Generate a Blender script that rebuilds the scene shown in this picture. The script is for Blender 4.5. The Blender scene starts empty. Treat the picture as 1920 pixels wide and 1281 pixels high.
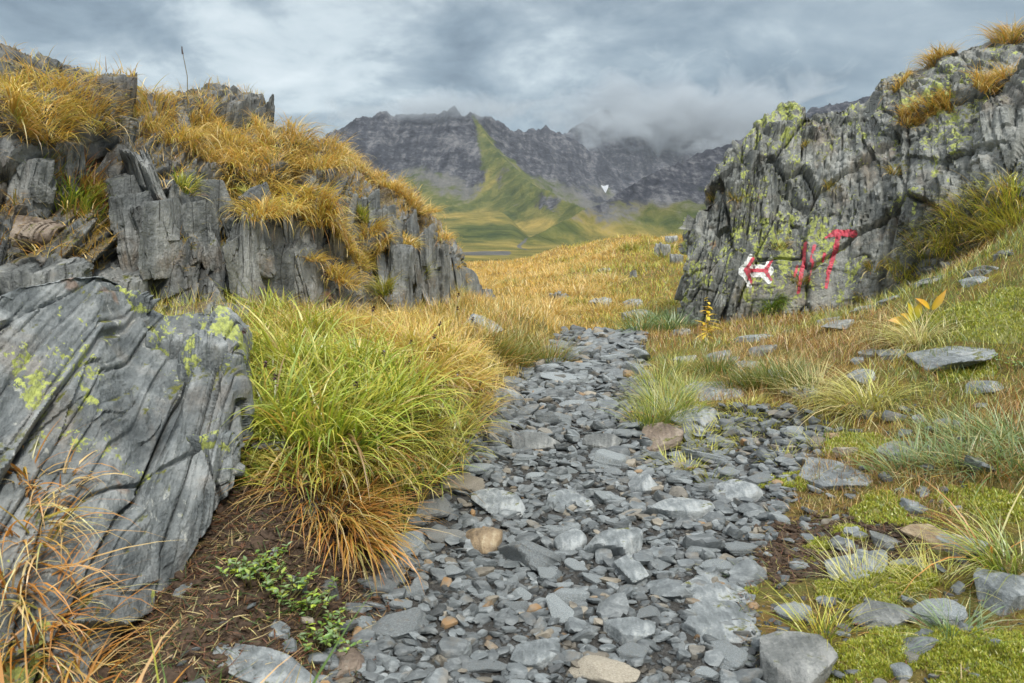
import bpy, bmesh, math, random
import numpy as np
from mathutils import Vector, Matrix
from mathutils.bvhtree import BVHTree

S = bpy.context.scene
COL = S.collection
R = math.radians

# ------------------------------------------------------------------ camera
CAM_Z, PITCH, F = 1.0, R(8.5), 1397.0          # F: focal length in pixels of the 1920 px wide photograph
cam_d = bpy.data.cameras.new('camera')
cam = bpy.data.objects.new('camera', cam_d); COL.objects.link(cam)
cam.location = (0, 0, CAM_Z); cam.rotation_euler = (R(90) - PITCH, 0, 0)
cam_d.sensor_width = 36.0; cam_d.lens = 36.0 * F / 1920.0
cam_d.clip_start = 0.05; cam_d.clip_end = 30000
cam_d.dof.use_dof = True; cam_d.dof.focus_distance = 3.6; cam_d.dof.aperture_fstop = 8.0
S.camera = cam

# ------------------------------------------------------------------ sky, sun, exposure
SUN_EL, SUN_ROT = R(52), R(150)
W = bpy.data.worlds.new('World'); S.world = W; W.use_nodes = True

def build_world():
    nt = W.node_tree; nt.nodes.clear(); N, L = nt.nodes.new, nt.links.new
    out = N('ShaderNodeOutputWorld'); bg = N('ShaderNodeBackground'); bg.inputs[1].default_value = 0.1
    L(bg.outputs[0], out.inputs[0])
    sky = N('ShaderNodeTexSky'); sky.sky_type = 'NISHITA'; sky.sun_disc = False
    sky.sun_elevation = SUN_EL; sky.sun_rotation = SUN_ROT
    tc = N('ShaderNodeTexCoord'); sep = N('ShaderNodeSeparateXYZ'); L(tc.outputs['Generated'], sep.inputs[0])
    def m(op, a, b=None, c=None):
        n = N('ShaderNodeMath'); n.operation = op
        for k, v in enumerate((a, b, c)):
            if v is None: continue
            if isinstance(v, (int, float)): n.inputs[k].default_value = v
            else: L(v, n.inputs[k])
        return n.outputs[0]
    z = m('MAXIMUM', sep.outputs[2], 0.0)
    den = m('ADD', z, 0.30)
    px, py = m('DIVIDE', sep.outputs[0], den), m('DIVIDE', sep.outputs[1], den)
    cb = N('ShaderNodeCombineXYZ'); L(px, cb.inputs[0]); L(py, cb.inputs[1])
    def noise(scale, detail, rough, dist=0.0, off=(0, 0, 0), stretch=(1, 1, 1)):
        mp = N('ShaderNodeMapping'); mp.inputs[1].default_value = off; mp.inputs[3].default_value = stretch
        L(cb.outputs[0], mp.inputs[0])
        t = N('ShaderNodeTexNoise'); t.inputs['Scale'].default_value = scale; t.inputs['Detail'].default_value = detail
        t.inputs['Roughness'].default_value = rough; t.inputs['Distortion'].default_value = dist
        L(mp.outputs[0], t.inputs['Vector']); return t.outputs[0]
    n1 = noise(1.25, 6, 0.52, 0.15, (3.1, 1.7, 0)); n2 = noise(3.4, 8, 0.58, 0.25, (7.3, 2.9, 4)); n3 = noise(0.3, 2, .5, 0, (1.3, 0.4, 9))
    mix = m('ADD', m('MULTIPLY', n1, 0.55), m('MULTIPLY', n2, 0.45))
    # thinner, broken cloud towards the west, an even sheet towards the east
    az = m('MULTIPLY', sep.outputs[0], 1.0)
    brk = N('ShaderNodeMapRange'); brk.inputs[1].default_value = -0.05; brk.inputs[2].default_value = 0.4
    brk.inputs[3].default_value = 1.0; brk.inputs[4].default_value = 0.55; L(az, brk.inputs[0])
    mixc = m('ADD', m('MULTIPLY', m('SUBTRACT', mix, 0.5), brk.outputs[0]), 0.5)
    r = N('ShaderNodeValToRGB'); L(mixc, r.inputs[0])
    cr = r.color_ramp; cr.elements[0].position = 0.40; cr.elements[0].color = (.095, .140, .185, 1)
    cr.elements[1].position = 0.475; cr.elements[1].color = (.21, .28, .335, 1)
    e = cr.elements.new(.53); e.color = (.33, .405, .455, 1)
    e = cr.elements.new(.575); e.color = (.50, .58, .62, 1)
    e = cr.elements.new(.66); e.color = (.66, .73, .76, 1)
    # an overcast sky is about three times brighter overhead than at the skyline
    g = N('ShaderNodeMapRange'); g.inputs[1].default_value = 0.28; g.inputs[2].default_value = 0.9
    g.inputs[3].default_value = 5.5; g.inputs[4].default_value = 25.0; g.interpolation_type = 'SMOOTHSTEP'; L(z, g.inputs[0])
    vs = N('ShaderNodeVectorMath'); vs.operation = 'SCALE'; L(r.outputs[0], vs.inputs[0]); L(g.outputs[0], vs.inputs[3])
    mx = N('ShaderNodeMix'); mx.data_type = 'RGBA'; mx.inputs[0].default_value = 0.94
    hs = N('ShaderNodeHueSaturation'); L(vs.outputs[0], hs.inputs['Color'])   # the deck overhead is a neutral grey
    sat = N('ShaderNodeMapRange'); sat.inputs[1].default_value = 0.25; sat.inputs[2].default_value = 0.6; sat.inputs[3].default_value = 1.0; sat.inputs[4].default_value = 0.12; L(z, sat.inputs[0]); L(sat.outputs[0], hs.inputs['Saturation'])
    L(sky.outputs[0], mx.inputs[6]); L(hs.outputs[0], mx.inputs[7]); L(mx.outputs[2], bg.inputs[0])
build_world()

sun_d = bpy.data.lights.new('sun', 'SUN'); sun_d.energy = 1.5; sun_d.angle = R(10); sun_d.color = (1.0, 0.95, 0.86)
sun = bpy.data.objects.new('sun', sun_d); COL.objects.link(sun)
sd = Vector((math.sin(SUN_ROT) * math.cos(SUN_EL), math.cos(SUN_ROT) * math.cos(SUN_EL), math.sin(SUN_EL)))
sun.rotation_euler = sd.to_track_quat('Z', 'Y').to_euler()

S.render.engine = 'CYCLES'
S.view_settings.view_transform = 'Standard'; S.view_settings.look = 'None'
S.view_settings.exposure = 1.15; S.view_settings.gamma = 1.0
S.cycles.max_bounces = 6; S.cycles.diffuse_bounces = 3; S.cycles.glossy_bounces = 2; S.cycles.transmission_bounces = 4
S.cycles.transparent_max_bounces = 8; S.cycles.volume_bounces = 1; S.cycles.caustics_reflective = False; S.cycles.caustics_refractive = False
S.cycles.volume_step_rate = 1.0; S.cycles.volume_max_steps = 128

# ------------------------------------------------------------------ helpers: projection
CP, SP = math.cos(PITCH), math.sin(PITCH)
CAMP = np.array([0, 0, CAM_Z])
def ray(px, py):
    yy = (640.5 - py) / F
    return np.stack(np.broadcast_arrays((px - 960.0) / F, CP + yy * SP, -SP + yy * CP), -1)
def at(px, py, Y):
    d = ray(np.asarray(px, float), np.asarray(py, float))
    return CAMP + d * (np.asarray(Y, float) / d[..., 1])[..., None]
def proj(P):
    q = P - CAMP
    zc = q[..., 1] * CP - q[..., 2] * SP; yc = q[..., 1] * SP + q[..., 2] * CP
    zc = np.maximum(zc, 1e-3)
    return 960 + F * q[..., 0] / zc, 640.5 - F * yc / zc, zc

# ------------------------------------------------------------------ helpers: noise
def sstep(a, b, x):
    t = np.clip((x - a) / (b - a), 0, 1); return t * t * (3 - 2 * t)
def _hash(ix, iy, iz, seed):
    h = (ix.astype(np.int64) * 374761393 + iy.astype(np.int64) * 668265263 + iz.astype(np.int64) * 2147483647 + seed * 1274126177) & 0xFFFFFFFF
    h = ((h ^ (h >> 13)) * 1274126177) & 0xFFFFFFFF
    h = ((h ^ (h >> 16)) * 2246822519) & 0xFFFFFFFF
    return ((h ^ (h >> 15)) & 0xFFFFFF) / float(0xFFFFFF)
def vnoise(p, seed=0):
    i = np.floor(p); f = p - i; f = f * f * f * (f * (f * 6 - 15) + 10); i = i.astype(np.int64); r = 0
    for a in (0, 1):
        for b in (0, 1):
            for c in (0, 1):
                w = (f[..., 0] if a else 1 - f[..., 0]) * (f[..., 1] if b else 1 - f[..., 1]) * (f[..., 2] if c else 1 - f[..., 2])
                r = r + w * _hash(i[..., 0] + a, i[..., 1] + b, i[..., 2] + c, seed)
    return r * 2 - 1
def fbm(p, oct=4, seed=0, gain=.5, ridged=False):
    r, a, t = 0, 1.0, 0
    for k in range(oct):
        n = vnoise(p * (2.03 ** k) + k * 17.3, seed + k)
        if ridged: n = 1 - 2 * np.abs(n)
        r = r + a * n; t += a; a *= gain
    return r / t
def p2(x, y, z=0.0): return np.stack(np.broadcast_arrays(x, y, z), -1)
def worley(p, seed=0, jit=.9):
    i = np.floor(p).astype(np.int64); n = p.shape[:-1]
    f1 = np.full(n, 9.); f2 = np.full(n, 9.); ids = np.zeros(n + (4,)); dv = np.zeros(n + (3,))
    for a in (-1, 0, 1):
        for b in (-1, 0, 1):
            for c in (-1, 0, 1):
                x, y, z = i[..., 0] + a, i[..., 1] + b, i[..., 2] + c
                h = [_hash(x, y, z, seed + k) for k in range(3)]
                q = np.stack([x + .5 + (h[0] - .5) * jit, y + .5 + (h[1] - .5) * jit, z + .5 + (h[2] - .5) * jit], -1)
                d = p - q; D = np.sqrt((d * d).sum(-1)); m = D < f1
                f2 = np.where(m, f1, np.minimum(f2, D)); f1 = np.where(m, D, f1); dv = np.where(m[..., None], d, dv)
                hh = np.stack([h[0], h[1], h[2], _hash(x, y, z, seed + 7)], -1); ids = np.where(m[..., None], hh, ids)
    return f1, f2, ids, dv
def facet(p, seed, off, tilt, crack=0., cw=.08):
    """stepped, tilted facets: every cell is a little plane of its own, cells part at cracks"""
    f1, f2, ids, dv = worley(p, seed)
    g = (np.roll(ids, 1, -1)[..., :3] - .5) * 2
    d = (ids[..., 3] - .5) * 2 * off + (dv * g).sum(-1) * tilt
    if crack: d = d - crack * (1 - sstep(0, cw, f2 - f1))
    return d

def slate(Q, sx, sz, seed, amp, tilt=.0, crack=0., cw=.010, wob=.35):
    """upright slate: parallel plates sx thick that break off at different heights and stand out by different amounts"""
    s = Q[..., 0] / sx + wob * vnoise(Q / [sx * 5, sx * 6, sz * 1.2], seed) + .6 * vnoise(np.stack([Q[..., 0] / (sx * 3.1), 0 * Q[..., 0], 0 * Q[..., 0]], -1), seed + 1)
    i = np.floor(s); f = s - i; i = i.astype(np.int64); o = i * 0
    zz = Q[..., 2] / sz + 9 * _hash(i, o, o, seed + 2) + .5 * vnoise(Q / [sx * 1.5, sx * 4, sz * .5], seed + 3) + (f - .5) * (_hash(i, o, o, seed + 5) - .5) * .9
    j = np.floor(zz).astype(np.int64); g = zz - j; h = _hash(i, j, o, seed + 4); h2 = _hash(i, j, o, seed + 6)
    d = amp * (2 * h - 1) + tilt * (f - .5) * (2 * h2 - 1) + tilt * .8 * (g - .5) * (_hash(i, j, o, seed + 8) * 2 - 1)
    if crack: d = d - crack * (1 - sstep(0, cw / sx, np.minimum(f, 1 - f))) * (.3 + h2)
    return d

# ------------------------------------------------------------------ helpers: meshes and objects
def fastmesh(name, V, Fc, mat=None, col=None, smooth=True, attrs=None):
    V = np.ascontiguousarray(V, np.float32); me = bpy.data.meshes.new(name)
    fl = Fc if isinstance(Fc, (list, tuple)) else [Fc]
    fl = [np.asarray(f, np.int32) for f in fl if len(f)]
    me.vertices.add(len(V)); me.vertices.foreach_set('co', V.ravel())
    me.loops.add(sum(f.size for f in fl)); me.polygons.add(sum(len(f) for f in fl))
    me.loops.foreach_set('vertex_index', np.concatenate([f.ravel() for f in fl]))
    st, o = [], 0
    for f in fl:
        st.append(o + np.arange(len(f)) * f.shape[1]); o += f.size
    me.polygons.foreach_set('loop_start', np.concatenate(st).astype(np.int32))
    me.update(calc_edges=True)
    if smooth: me.polygons.foreach_set('use_smooth', np.ones(len(me.polygons), bool))
    if col is not None:
        a = me.color_attributes.new('Col', 'FLOAT_COLOR', 'POINT')
        c = np.ones((len(V), 4), np.float32); c[:, :3] = col; a.data.foreach_set('color', c.ravel())
    for k, v in (attrs or {}).items():
        a = me.attributes.new(k, 'FLOAT', 'POINT'); a.data.foreach_set('value', np.ascontiguousarray(v, np.float32).ravel())
    if mat: me.materials.append(mat)
    return me
def link(name, me, parent=None, label=None, cat=None, group=None, kind=None, loc=None):
    o = bpy.data.objects.new(name, me); COL.objects.link(o)
    if parent: o.parent = parent
    if loc is not None: o.location = loc
    if label: o['label'] = label
    if cat: o['category'] = cat
    if group: o['group'] = group
    if kind or (label and cat): o['kind'] = kind or 'thing'
    return o
def grid_faces(nu, nv):
    a = np.arange(nu * nv).reshape(nu, nv)
    return np.stack([a[:-1, :-1], a[1:, :-1], a[1:, 1:], a[:-1, 1:]], -1).reshape(-1, 4)
def grid_normals(P):
    du, dv = np.gradient(P, axis=0), np.gradient(P, axis=1)
    n = np.cross(du, dv); return n / np.maximum(np.linalg.norm(n, axis=-1, keepdims=True), 1e-9)
def sphere_grid(n):
    """a cube's six faces blown up to a sphere: unit directions and quads, welded"""
    t = np.tan(np.linspace(-1, 1, n) * math.pi / 4); a, b = np.meshgrid(t, t, indexing='ij'); o = np.ones_like(a)
    Vs, Fs, k = [], [], 0
    for v in ((o, a, b), (-o, b, a), (b, o, a), (a, -o, b), (a, b, o), (b, a, -o)):
        Vs.append(np.stack(v, -1).reshape(-1, 3)); Fs.append(grid_faces(n, n) + k); k += n * n
    V = np.concatenate(Vs); V /= np.linalg.norm(V, axis=1, keepdims=True)
    key = np.round(V * 1e4).astype(np.int64); _, first, inv = np.unique(key, axis=0, return_index=True, return_inverse=True)
    return V[first], inv.ravel()[np.concatenate(Fs)]
_SG = {}
def poly_rock(seed, dims, n=12, sides=7, chips=4, rough=.03, slab=True, round_=0.0, layers=0.0):
    """an angular rock: a chipped convex polyhedron, slightly rough, scaled to dims (half sizes)"""
    if n not in _SG: _SG[n] = sphere_grid(n)
    D, Fc = _SG[n]; rg = np.random.default_rng(seed)
    pl = []
    for s in (1, -1):
        pl.append((np.array([rg.normal(0, .10), rg.normal(0, .10), s]), 1.0 if slab else rg.uniform(.75, 1)))
    ph = rg.uniform(0, 6.28)
    for k in range(sides):
        a = ph + (k + rg.uniform(-.32, .32)) * 2 * math.pi / sides
        pl.append((np.array([math.cos(a), math.sin(a), rg.normal(0, .22)]), rg.uniform(.62, 1.0)))
    for k in range(chips):
        v = rg.normal(0, 1, 3); v /= np.linalg.norm(v); pl.append((v, rg.uniform(.85, 1.15)))
    r = np.full(len(D), 9.)
    rs = []
    for nrm, d in pl:
        nrm = nrm / np.linalg.norm(nrm); c = D @ nrm; rs.append(np.where(c > .05, d / np.maximum(c, .05), 9.))
    rs = np.stack(rs)
    k = 7.0 if round_ > 0 else 26.0
    r = (rs ** -k).sum(0) ** (-1 / k)
    r = np.minimum(r, 1.6)
    if round_ > 0: r = r * (1 - round_) + .95 * round_
    V = D * r[:, None]
    if rough:
        V = V * (1 + rough * fbm(V * 2.2 + seed * 3.7, 4, seed)[:, None])
    if layers:
        lz = np.floor(V[:, 2] * 5 + .6 * vnoise(V * 1.5, seed + 3)); hh = _hash(lz.astype(np.int64), lz.astype(np.int64) * 0, lz.astype(np.int64) * 0, seed + 11)
        V[:, :2] *= (1 + layers * (hh - .5))[:, None]
    return V * np.asarray(dims), Fc
def rot_to(V, rx=0, ry=0, rz=0):
    M = np.array(Matrix.Rotation(rz, 3, 'Z') @ Matrix.Rotation(ry, 3, 'Y') @ Matrix.Rotation(rx, 3, 'X')); return V @ M.T
def sharpen(me, deg=32):
    me.polygons.foreach_set('use_smooth', np.ones(len(me.polygons), bool)); me.set_sharp_from_angle(angle=R(deg))
# ------------------------------------------------------------------ materials (all procedural)
class NB:
    def __init__(s, name):
        s.m = bpy.data.materials.new(name); s.m.use_nodes = True; s.t = s.m.node_tree; s.t.nodes.clear()
        s.out = s.t.nodes.new('ShaderNodeOutputMaterial')
    def n(s, kind, **kw):
        x = s.t.nodes.new('ShaderNode' + kind)
        for k, v in kw.items(): setattr(x, k, v)
        return x
    def l(s, a, b): s.t.links.new(a, b)
    def setin(s, sock, v):
        if isinstance(v, bpy.types.NodeSocket): s.l(v, sock)
        elif isinstance(v, (tuple, list)) and len(v) == 3 and sock.type == 'RGBA': sock.default_value = (*v, 1)
        else: sock.default_value = v
    def math(s, op, a, b=0.0, clamp=False):
        x = s.n('Math', operation=op, use_clamp=clamp); s.setin(x.inputs[0], a); s.setin(x.inputs[1], b); return x.outputs[0]
    def mix(s, f, a, b):
        x = s.n('Mix', data_type='RGBA'); s.setin(x.inputs[0], f); s.setin(x.inputs[6], a); s.setin(x.inputs[7], b); return x.outputs[2]
    def rng(s, v, a, b, c=0.0, d=1.0, smooth=True):
        x = s.n('MapRange', interpolation_type='SMOOTHSTEP' if smooth else 'LINEAR'); s.setin(x.inputs[0], v)
        for k, q in zip((1, 2, 3, 4), (a, b, c, d)): x.inputs[k].default_value = q
        return x.outputs[0]
    def coord(s, scale=(1, 1, 1), rot=(0, 0, 0), loc=(0, 0, 0), what='Object'):
        tc = s.n('TexCoord'); mp = s.n('Mapping'); s.l(tc.outputs[what], mp.inputs[0])
        mp.inputs[1].default_value = loc; mp.inputs[2].default_value = rot; mp.inputs[3].default_value = scale; return mp.outputs[0]
    def noise(s, vec, scale, detail=4, rough=.55, dist=0.0, color=False):
        x = s.n('TexNoise'); s.l(vec, x.inputs['Vector'])
        for k, q in (('Scale', scale), ('Detail', detail), ('Roughness', rough), ('Distortion', dist)): x.inputs[k].default_value = q
        return x.outputs[1 if color else 0]
    def voro(s, vec, scale, feature='F1', out=0):
        x = s.n('TexVoronoi', feature=feature); s.l(vec, x.inputs['Vector']); x.inputs['Scale'].default_value = scale; return x.outputs[out]
    def ramp(s, v, stops):
        x = s.n('ValToRGB'); s.l(v, x.inputs[0]); e = x.color_ramp.elements
        while len(e) < len(stops): e.new(.5)
        for q, (p, c) in zip(e, stops): q.position = p; q.color = (*c, 1)
        return x.outputs[0]
    def attr(s, name, out=2):
        x = s.n('Attribute', attribute_name=name); return x.outputs[out]
    def bump(s, h, strength=.5, dist=.01, nrm=None):
        x = s.n('Bump'); s.l(h, x.inputs['Height']); x.inputs['Strength'].default_value = strength; x.inputs['Distance'].default_value = dist
        if nrm: s.l(nrm, x.inputs['Normal'])
        return x.outputs[0]
    def principled(s, color, rough=.7, normal=None, spec=.4):
        b = s.n('BsdfPrincipled'); s.setin(b.inputs['Base Color'], color); s.setin(b.inputs['Roughness'], rough)
        b.inputs['Specular IOR Level'].default_value = spec
        if normal: s.l(normal, b.inputs['Normal'])
        s.l(b.outputs[0], s.out.inputs[0]); return s.m

def rock_material(name, lean=0.0, lichen=.5, moss=.4, rust=.35, base=((.055, .064, .066), (.12, .135, .138), (.235, .25, .25)), coords='Object', scl=1.0, white=.5, soil=0.0, lpatch=.42, cross=0.0, joints=1.0):
    b = NB(name)
    P = b.coord(what=coords); Fo = b.coord((13 * scl, 5 * scl, 1.3 * scl), (0, lean, 0), what=coords)
    geo = b.n('NewGeometry'); sx = b.n('SeparateXYZ'); b.l(geo.outputs['Normal'], sx.inputs[0]); nz = sx.outputs[2]
    streak = b.noise(Fo, 1.0, 8, .62, .15); big = b.noise(P, 1.6 * scl, 4, .55, .3); mid = b.noise(P, 7 * scl, 6, .6, .5); fine = b.noise(P, 55 * scl, 6, .65)
    v = b.math('ADD', b.math('MULTIPLY', streak, .48), b.math('ADD', b.math('MULTIPLY', mid, .34), b.math('MULTIPLY', fine, .18)))
    v = b.math('ADD', v, b.math('MULTIPLY', b.math('SUBTRACT', big, .5), .35)); v = b.math('ADD', v, b.math('MULTIPLY', b.math('SUBTRACT', b.n('ObjectInfo').outputs['Random'], .5), .07))
    c = b.ramp(v, [(.38, base[0]), (.49, base[1]), (.60, base[2])])
    # hairline joints along the cleavage, coloured near-black
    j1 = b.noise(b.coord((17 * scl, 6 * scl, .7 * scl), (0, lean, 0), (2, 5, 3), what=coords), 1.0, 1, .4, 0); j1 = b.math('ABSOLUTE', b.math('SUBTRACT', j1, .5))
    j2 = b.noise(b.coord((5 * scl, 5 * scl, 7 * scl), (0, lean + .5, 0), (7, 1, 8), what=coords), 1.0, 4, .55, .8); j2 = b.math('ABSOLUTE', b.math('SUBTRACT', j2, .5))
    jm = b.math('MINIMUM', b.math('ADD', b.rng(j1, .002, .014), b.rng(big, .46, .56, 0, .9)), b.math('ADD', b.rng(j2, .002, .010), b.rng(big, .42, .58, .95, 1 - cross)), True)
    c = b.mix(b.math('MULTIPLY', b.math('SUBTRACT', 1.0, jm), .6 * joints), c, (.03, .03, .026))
    # brown and rusty weathering
    rn = b.noise(P, 2.3 * scl, 5, .6, .8); rm = b.math('MULTIPLY', b.rng(rn, .5, .68), b.rng(streak, .35, .6)); rm = b.math('MULTIPLY', rm, rust)
    c = b.mix(rm, c, b.ramp(mid, [(.35, (.10, .075, .05)), (.62, (.24, .18, .12))]))
    r2 = b.math('MULTIPLY', b.rng(b.noise(P, 3.1 * scl, 3, .5, .3), .69, .74), rust); c = b.mix(r2, c, (.30, .14, .055))
    # pale crustose lichen and mineral streaks
    wn = b.noise(b.coord((5 * scl, 5 * scl, 2.0 * scl), (0, lean, 0), (3, 1, 7), what=coords), 4.0, 8, .72)
    wm = b.math('MULTIPLY', b.rng(wn, .56, .66), b.rng(b.noise(P, 2.7 * scl, 3, .5), .42, .6)); wm = b.math('MULTIPLY', wm, white)
    c = b.mix(wm, c, (.46, .47, .43))
    # yellow-green map lichen in blotches and vertical strings
    ln = b.noise(b.coord((6 * scl, 6 * scl, 3.2 * scl), (0, lean, 0), (9, 4, 2), what=coords), 1.5, 5, .62, .6)
    lz = b.noise(P, 34 * scl, 5, .7); lb = b.noise(b.coord((1, 1, .55), (0, lean, 0), (5, 8, 1), what=coords), 1.3 * scl, 3, .5)
    ls = b.math('ADD', b.math('MULTIPLY', ln, .62), b.math('MULTIPLY', lz, .38)); ls = b.math('ADD', ls, b.math('MULTIPLY', b.math('SUBTRACT', lb, .5), lpatch))
    th = .675 - .12 * lichen
    lm = b.rng(ls, th, th + .022) if lichen > 0 else None
    if lm is not None: c = b.mix(b.math('MULTIPLY', lm, .9), c, b.ramp(lz, [(.38, (.17, .20, .06)), (.6, (.43, .48, .11))]))
    # moss where the stone faces up and in damp patches
    mn = b.noise(P, 4.5 * scl, 6, .65, .4); mm = b.math('ADD', mn, b.math('MULTIPLY', nz, .28)); th = .86 - .18 * moss
    mm = b.rng(mm, th, th + .07)
    if moss > 0: c = b.mix(mm, c, b.ramp(fine, [(.35, (.04, .05, .010)), (.65, (.17, .17, .025))]))
    if soil > 0:
        sm = b.math('MULTIPLY', b.rng(b.math('ADD', nz, b.math('MULTIPLY', b.math('SUBTRACT', mid, .5), .5)), .62, .8), soil)
        c = b.mix(sm, c, b.ramp(fine, [(.35, (.06, .042, .022)), (.65, (.22, .16, .06))]))
    h = b.math('ADD', b.math('MULTIPLY', streak, 1.1), b.math('ADD', b.math('MULTIPLY', mid, .6), b.math('MULTIPLY', fine, .35)))
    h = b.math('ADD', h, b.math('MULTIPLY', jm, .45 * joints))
    nb = b.bump(h, 1.0, .034 / scl)
    return b.principled(c, b.rng(mid, .3, .7, .45, .75), nb, .45)

def blade_material(name, trans=.35, gloss=.06):
    b = NB(name); c = b.attr('Col', 0)
    d = b.n('BsdfDiffuse'); b.l(c, d.inputs[0]); t = b.n('BsdfTranslucent'); b.l(c, t.inputs[0]); g = b.n('BsdfGlossy'); g.inputs['Roughness'].default_value = .4
    g.inputs[0].default_value = (1, 1, 1, 1)
    m1 = b.n('MixShader'); m1.inputs[0].default_value = trans; b.l(d.outputs[0], m1.inputs[1]); b.l(t.outputs[0], m1.inputs[2])
    m2 = b.n('MixShader'); m2.inputs[0].default_value = gloss; b.l(m1.outputs[0], m2.inputs[1]); b.l(g.outputs[0], m2.inputs[2])
    b.l(m2.outputs[0], b.out.inputs[0]); return b.m

def stone_material(name, byobj=True, dark=1.0):
    b = NB(name)
    P = b.coord(what='Object'); geo = b.n('NewGeometry')
    if byobj: rnd = b.n('ObjectInfo').outputs['Random']
    else: rnd = b.attr('rnd', 2)
    wv = b.n('VectorMath', operation='ADD'); b.l(P, wv.inputs[0]); cx = b.n('CombineXYZ'); b.l(b.math('MULTIPLY', rnd, 37.0), cx.inputs[0]); b.l(b.math('MULTIPLY', rnd, 11.0), cx.inputs[1]); b.l(cx.outputs[0], wv.inputs[1])
    V = wv.outputs[0]
    mp = b.n('Mapping'); b.l(V, mp.inputs[0]); mp.inputs[3].default_value = (1, 2.6, 5); mp.inputs[2].default_value = (.2, .3, .7)
    st = b.noise(mp.outputs[0], 14, 7, .65, .5); mid = b.noise(V, 22, 5, .6); fine = b.noise(V, 120, 5, .7)
    v = b.math('ADD', b.math('MULTIPLY', st, .5), b.math('ADD', b.math('MULTIPLY', mid, .3), b.math('MULTIPLY', fine, .2)))
    grey = b.ramp(v, [(.36, (.070, .082, .088)), (.5, (.155, .175, .182)), (.64, (.33, .355, .36))])
    warm = b.ramp(v, [(.36, (.11, .098, .08)), (.5, (.235, .21, .165)), (.68, (.38, .35, .29))])
    c = b.mix(b.rng(rnd, .87, .92), grey, warm)
    c = b.mix(b.math('MULTIPLY', b.rng(rnd, .975, .98), b.rng(mid, .35, .6)), c, (.33, .20, .09))
    # each stone a little lighter or darker than the next
    k = b.math('FRACT', b.math('MULTIPLY', rnd, 13.7)); sc = b.n('VectorMath', operation='SCALE'); b.l(c, sc.inputs[0]); b.l(b.rng(k, 0, 1, .88 * dark, 1.62 * dark, False), sc.inputs[3])
    c = b.mix(b.math('MULTIPLY', b.rng(b.noise(V, 9, 4, .6), .56, .7), .45), sc.outputs[0], (.20, .165, .115))
    h = b.math('ADD', st, b.math('MULTIPLY', fine, .35))
    return b.principled(c, b.rng(mid, .3, .7, .38, .7), b.bump(h, .7, .008), .5)

def ground_material():
    b = NB('turf_and_soil'); P = b.coord(); path, soil, gold, moss = (b.attr(k) for k in ('path', 'soil', 'gold', 'moss'))
    big = b.noise(P, .8, 4, .6); mid = b.noise(P, 6, 6, .62, .4); fine = b.noise(P, 60, 6, .7); vfine = b.noise(P, 220, 3, .6)
    turf = b.mix(b.rng(mid, .35, .65), b.ramp(fine, [(.3, (.05, .055, .014)), (.7, (.17, .16, .035))]), b.ramp(fine, [(.3, (.09, .06, .02)), (.7, (.27, .17, .045))]))
    goldc = b.ramp(b.math('ADD', b.math('MULTIPLY', mid, .5), b.math('MULTIPLY', fine, .5)), [(.38, (.09, .06, .018)), (.5, (.21, .135, .035)), (.62, (.40, .27, .08))])
    c = b.mix(b.rng(b.math('ADD', gold, b.math('MULTIPLY', b.math('SUBTRACT', mid, .5), .8)), .4, .62), turf, goldc)
    s1 = b.ramp(b.math('ADD', b.math('MULTIPLY', fine, .6), b.math('MULTIPLY', vfine, .4)), [(.34, (.026, .017, .011)), (.52, (.07, .048, .032)), (.68, (.17, .125, .085))])
    c = b.mix(b.rng(b.math('ADD', soil, b.math('MULTIPLY', b.math('SUBTRACT', mid, .5), .9)), .38, .6), c, s1)
    ms = b.ramp(vfine, [(.3, (.07, .08, .008)), (.6, (.26, .27, .022)), (.75, (.4, .38, .04))])
    c = b.mix(b.rng(b.math('ADD', moss, b.math('MULTIPLY', b.math('SUBTRACT', mid, .5), 1.0)), .42, .56), c, ms)
    pa = b.ramp(b.math('ADD', b.math('MULTIPLY', fine, .5), b.math('MULTIPLY', vfine, .5)), [(.34, (.022, .021, .019)), (.5, (.05, .048, .044)), (.68, (.12, .12, .115))])
    c = b.mix(b.rng(b.math('ADD', path, b.math('MULTIPLY', b.math('SUBTRACT', mid, .5), .5)), .4, .6), c, pa)
    h = b.math('ADD', b.math('MULTIPLY', fine, .7), b.math('ADD', mid, b.math('MULTIPLY', vfine, .35)))
    return b.principled(c, .85, b.bump(h, .9, .02), .25)

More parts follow.
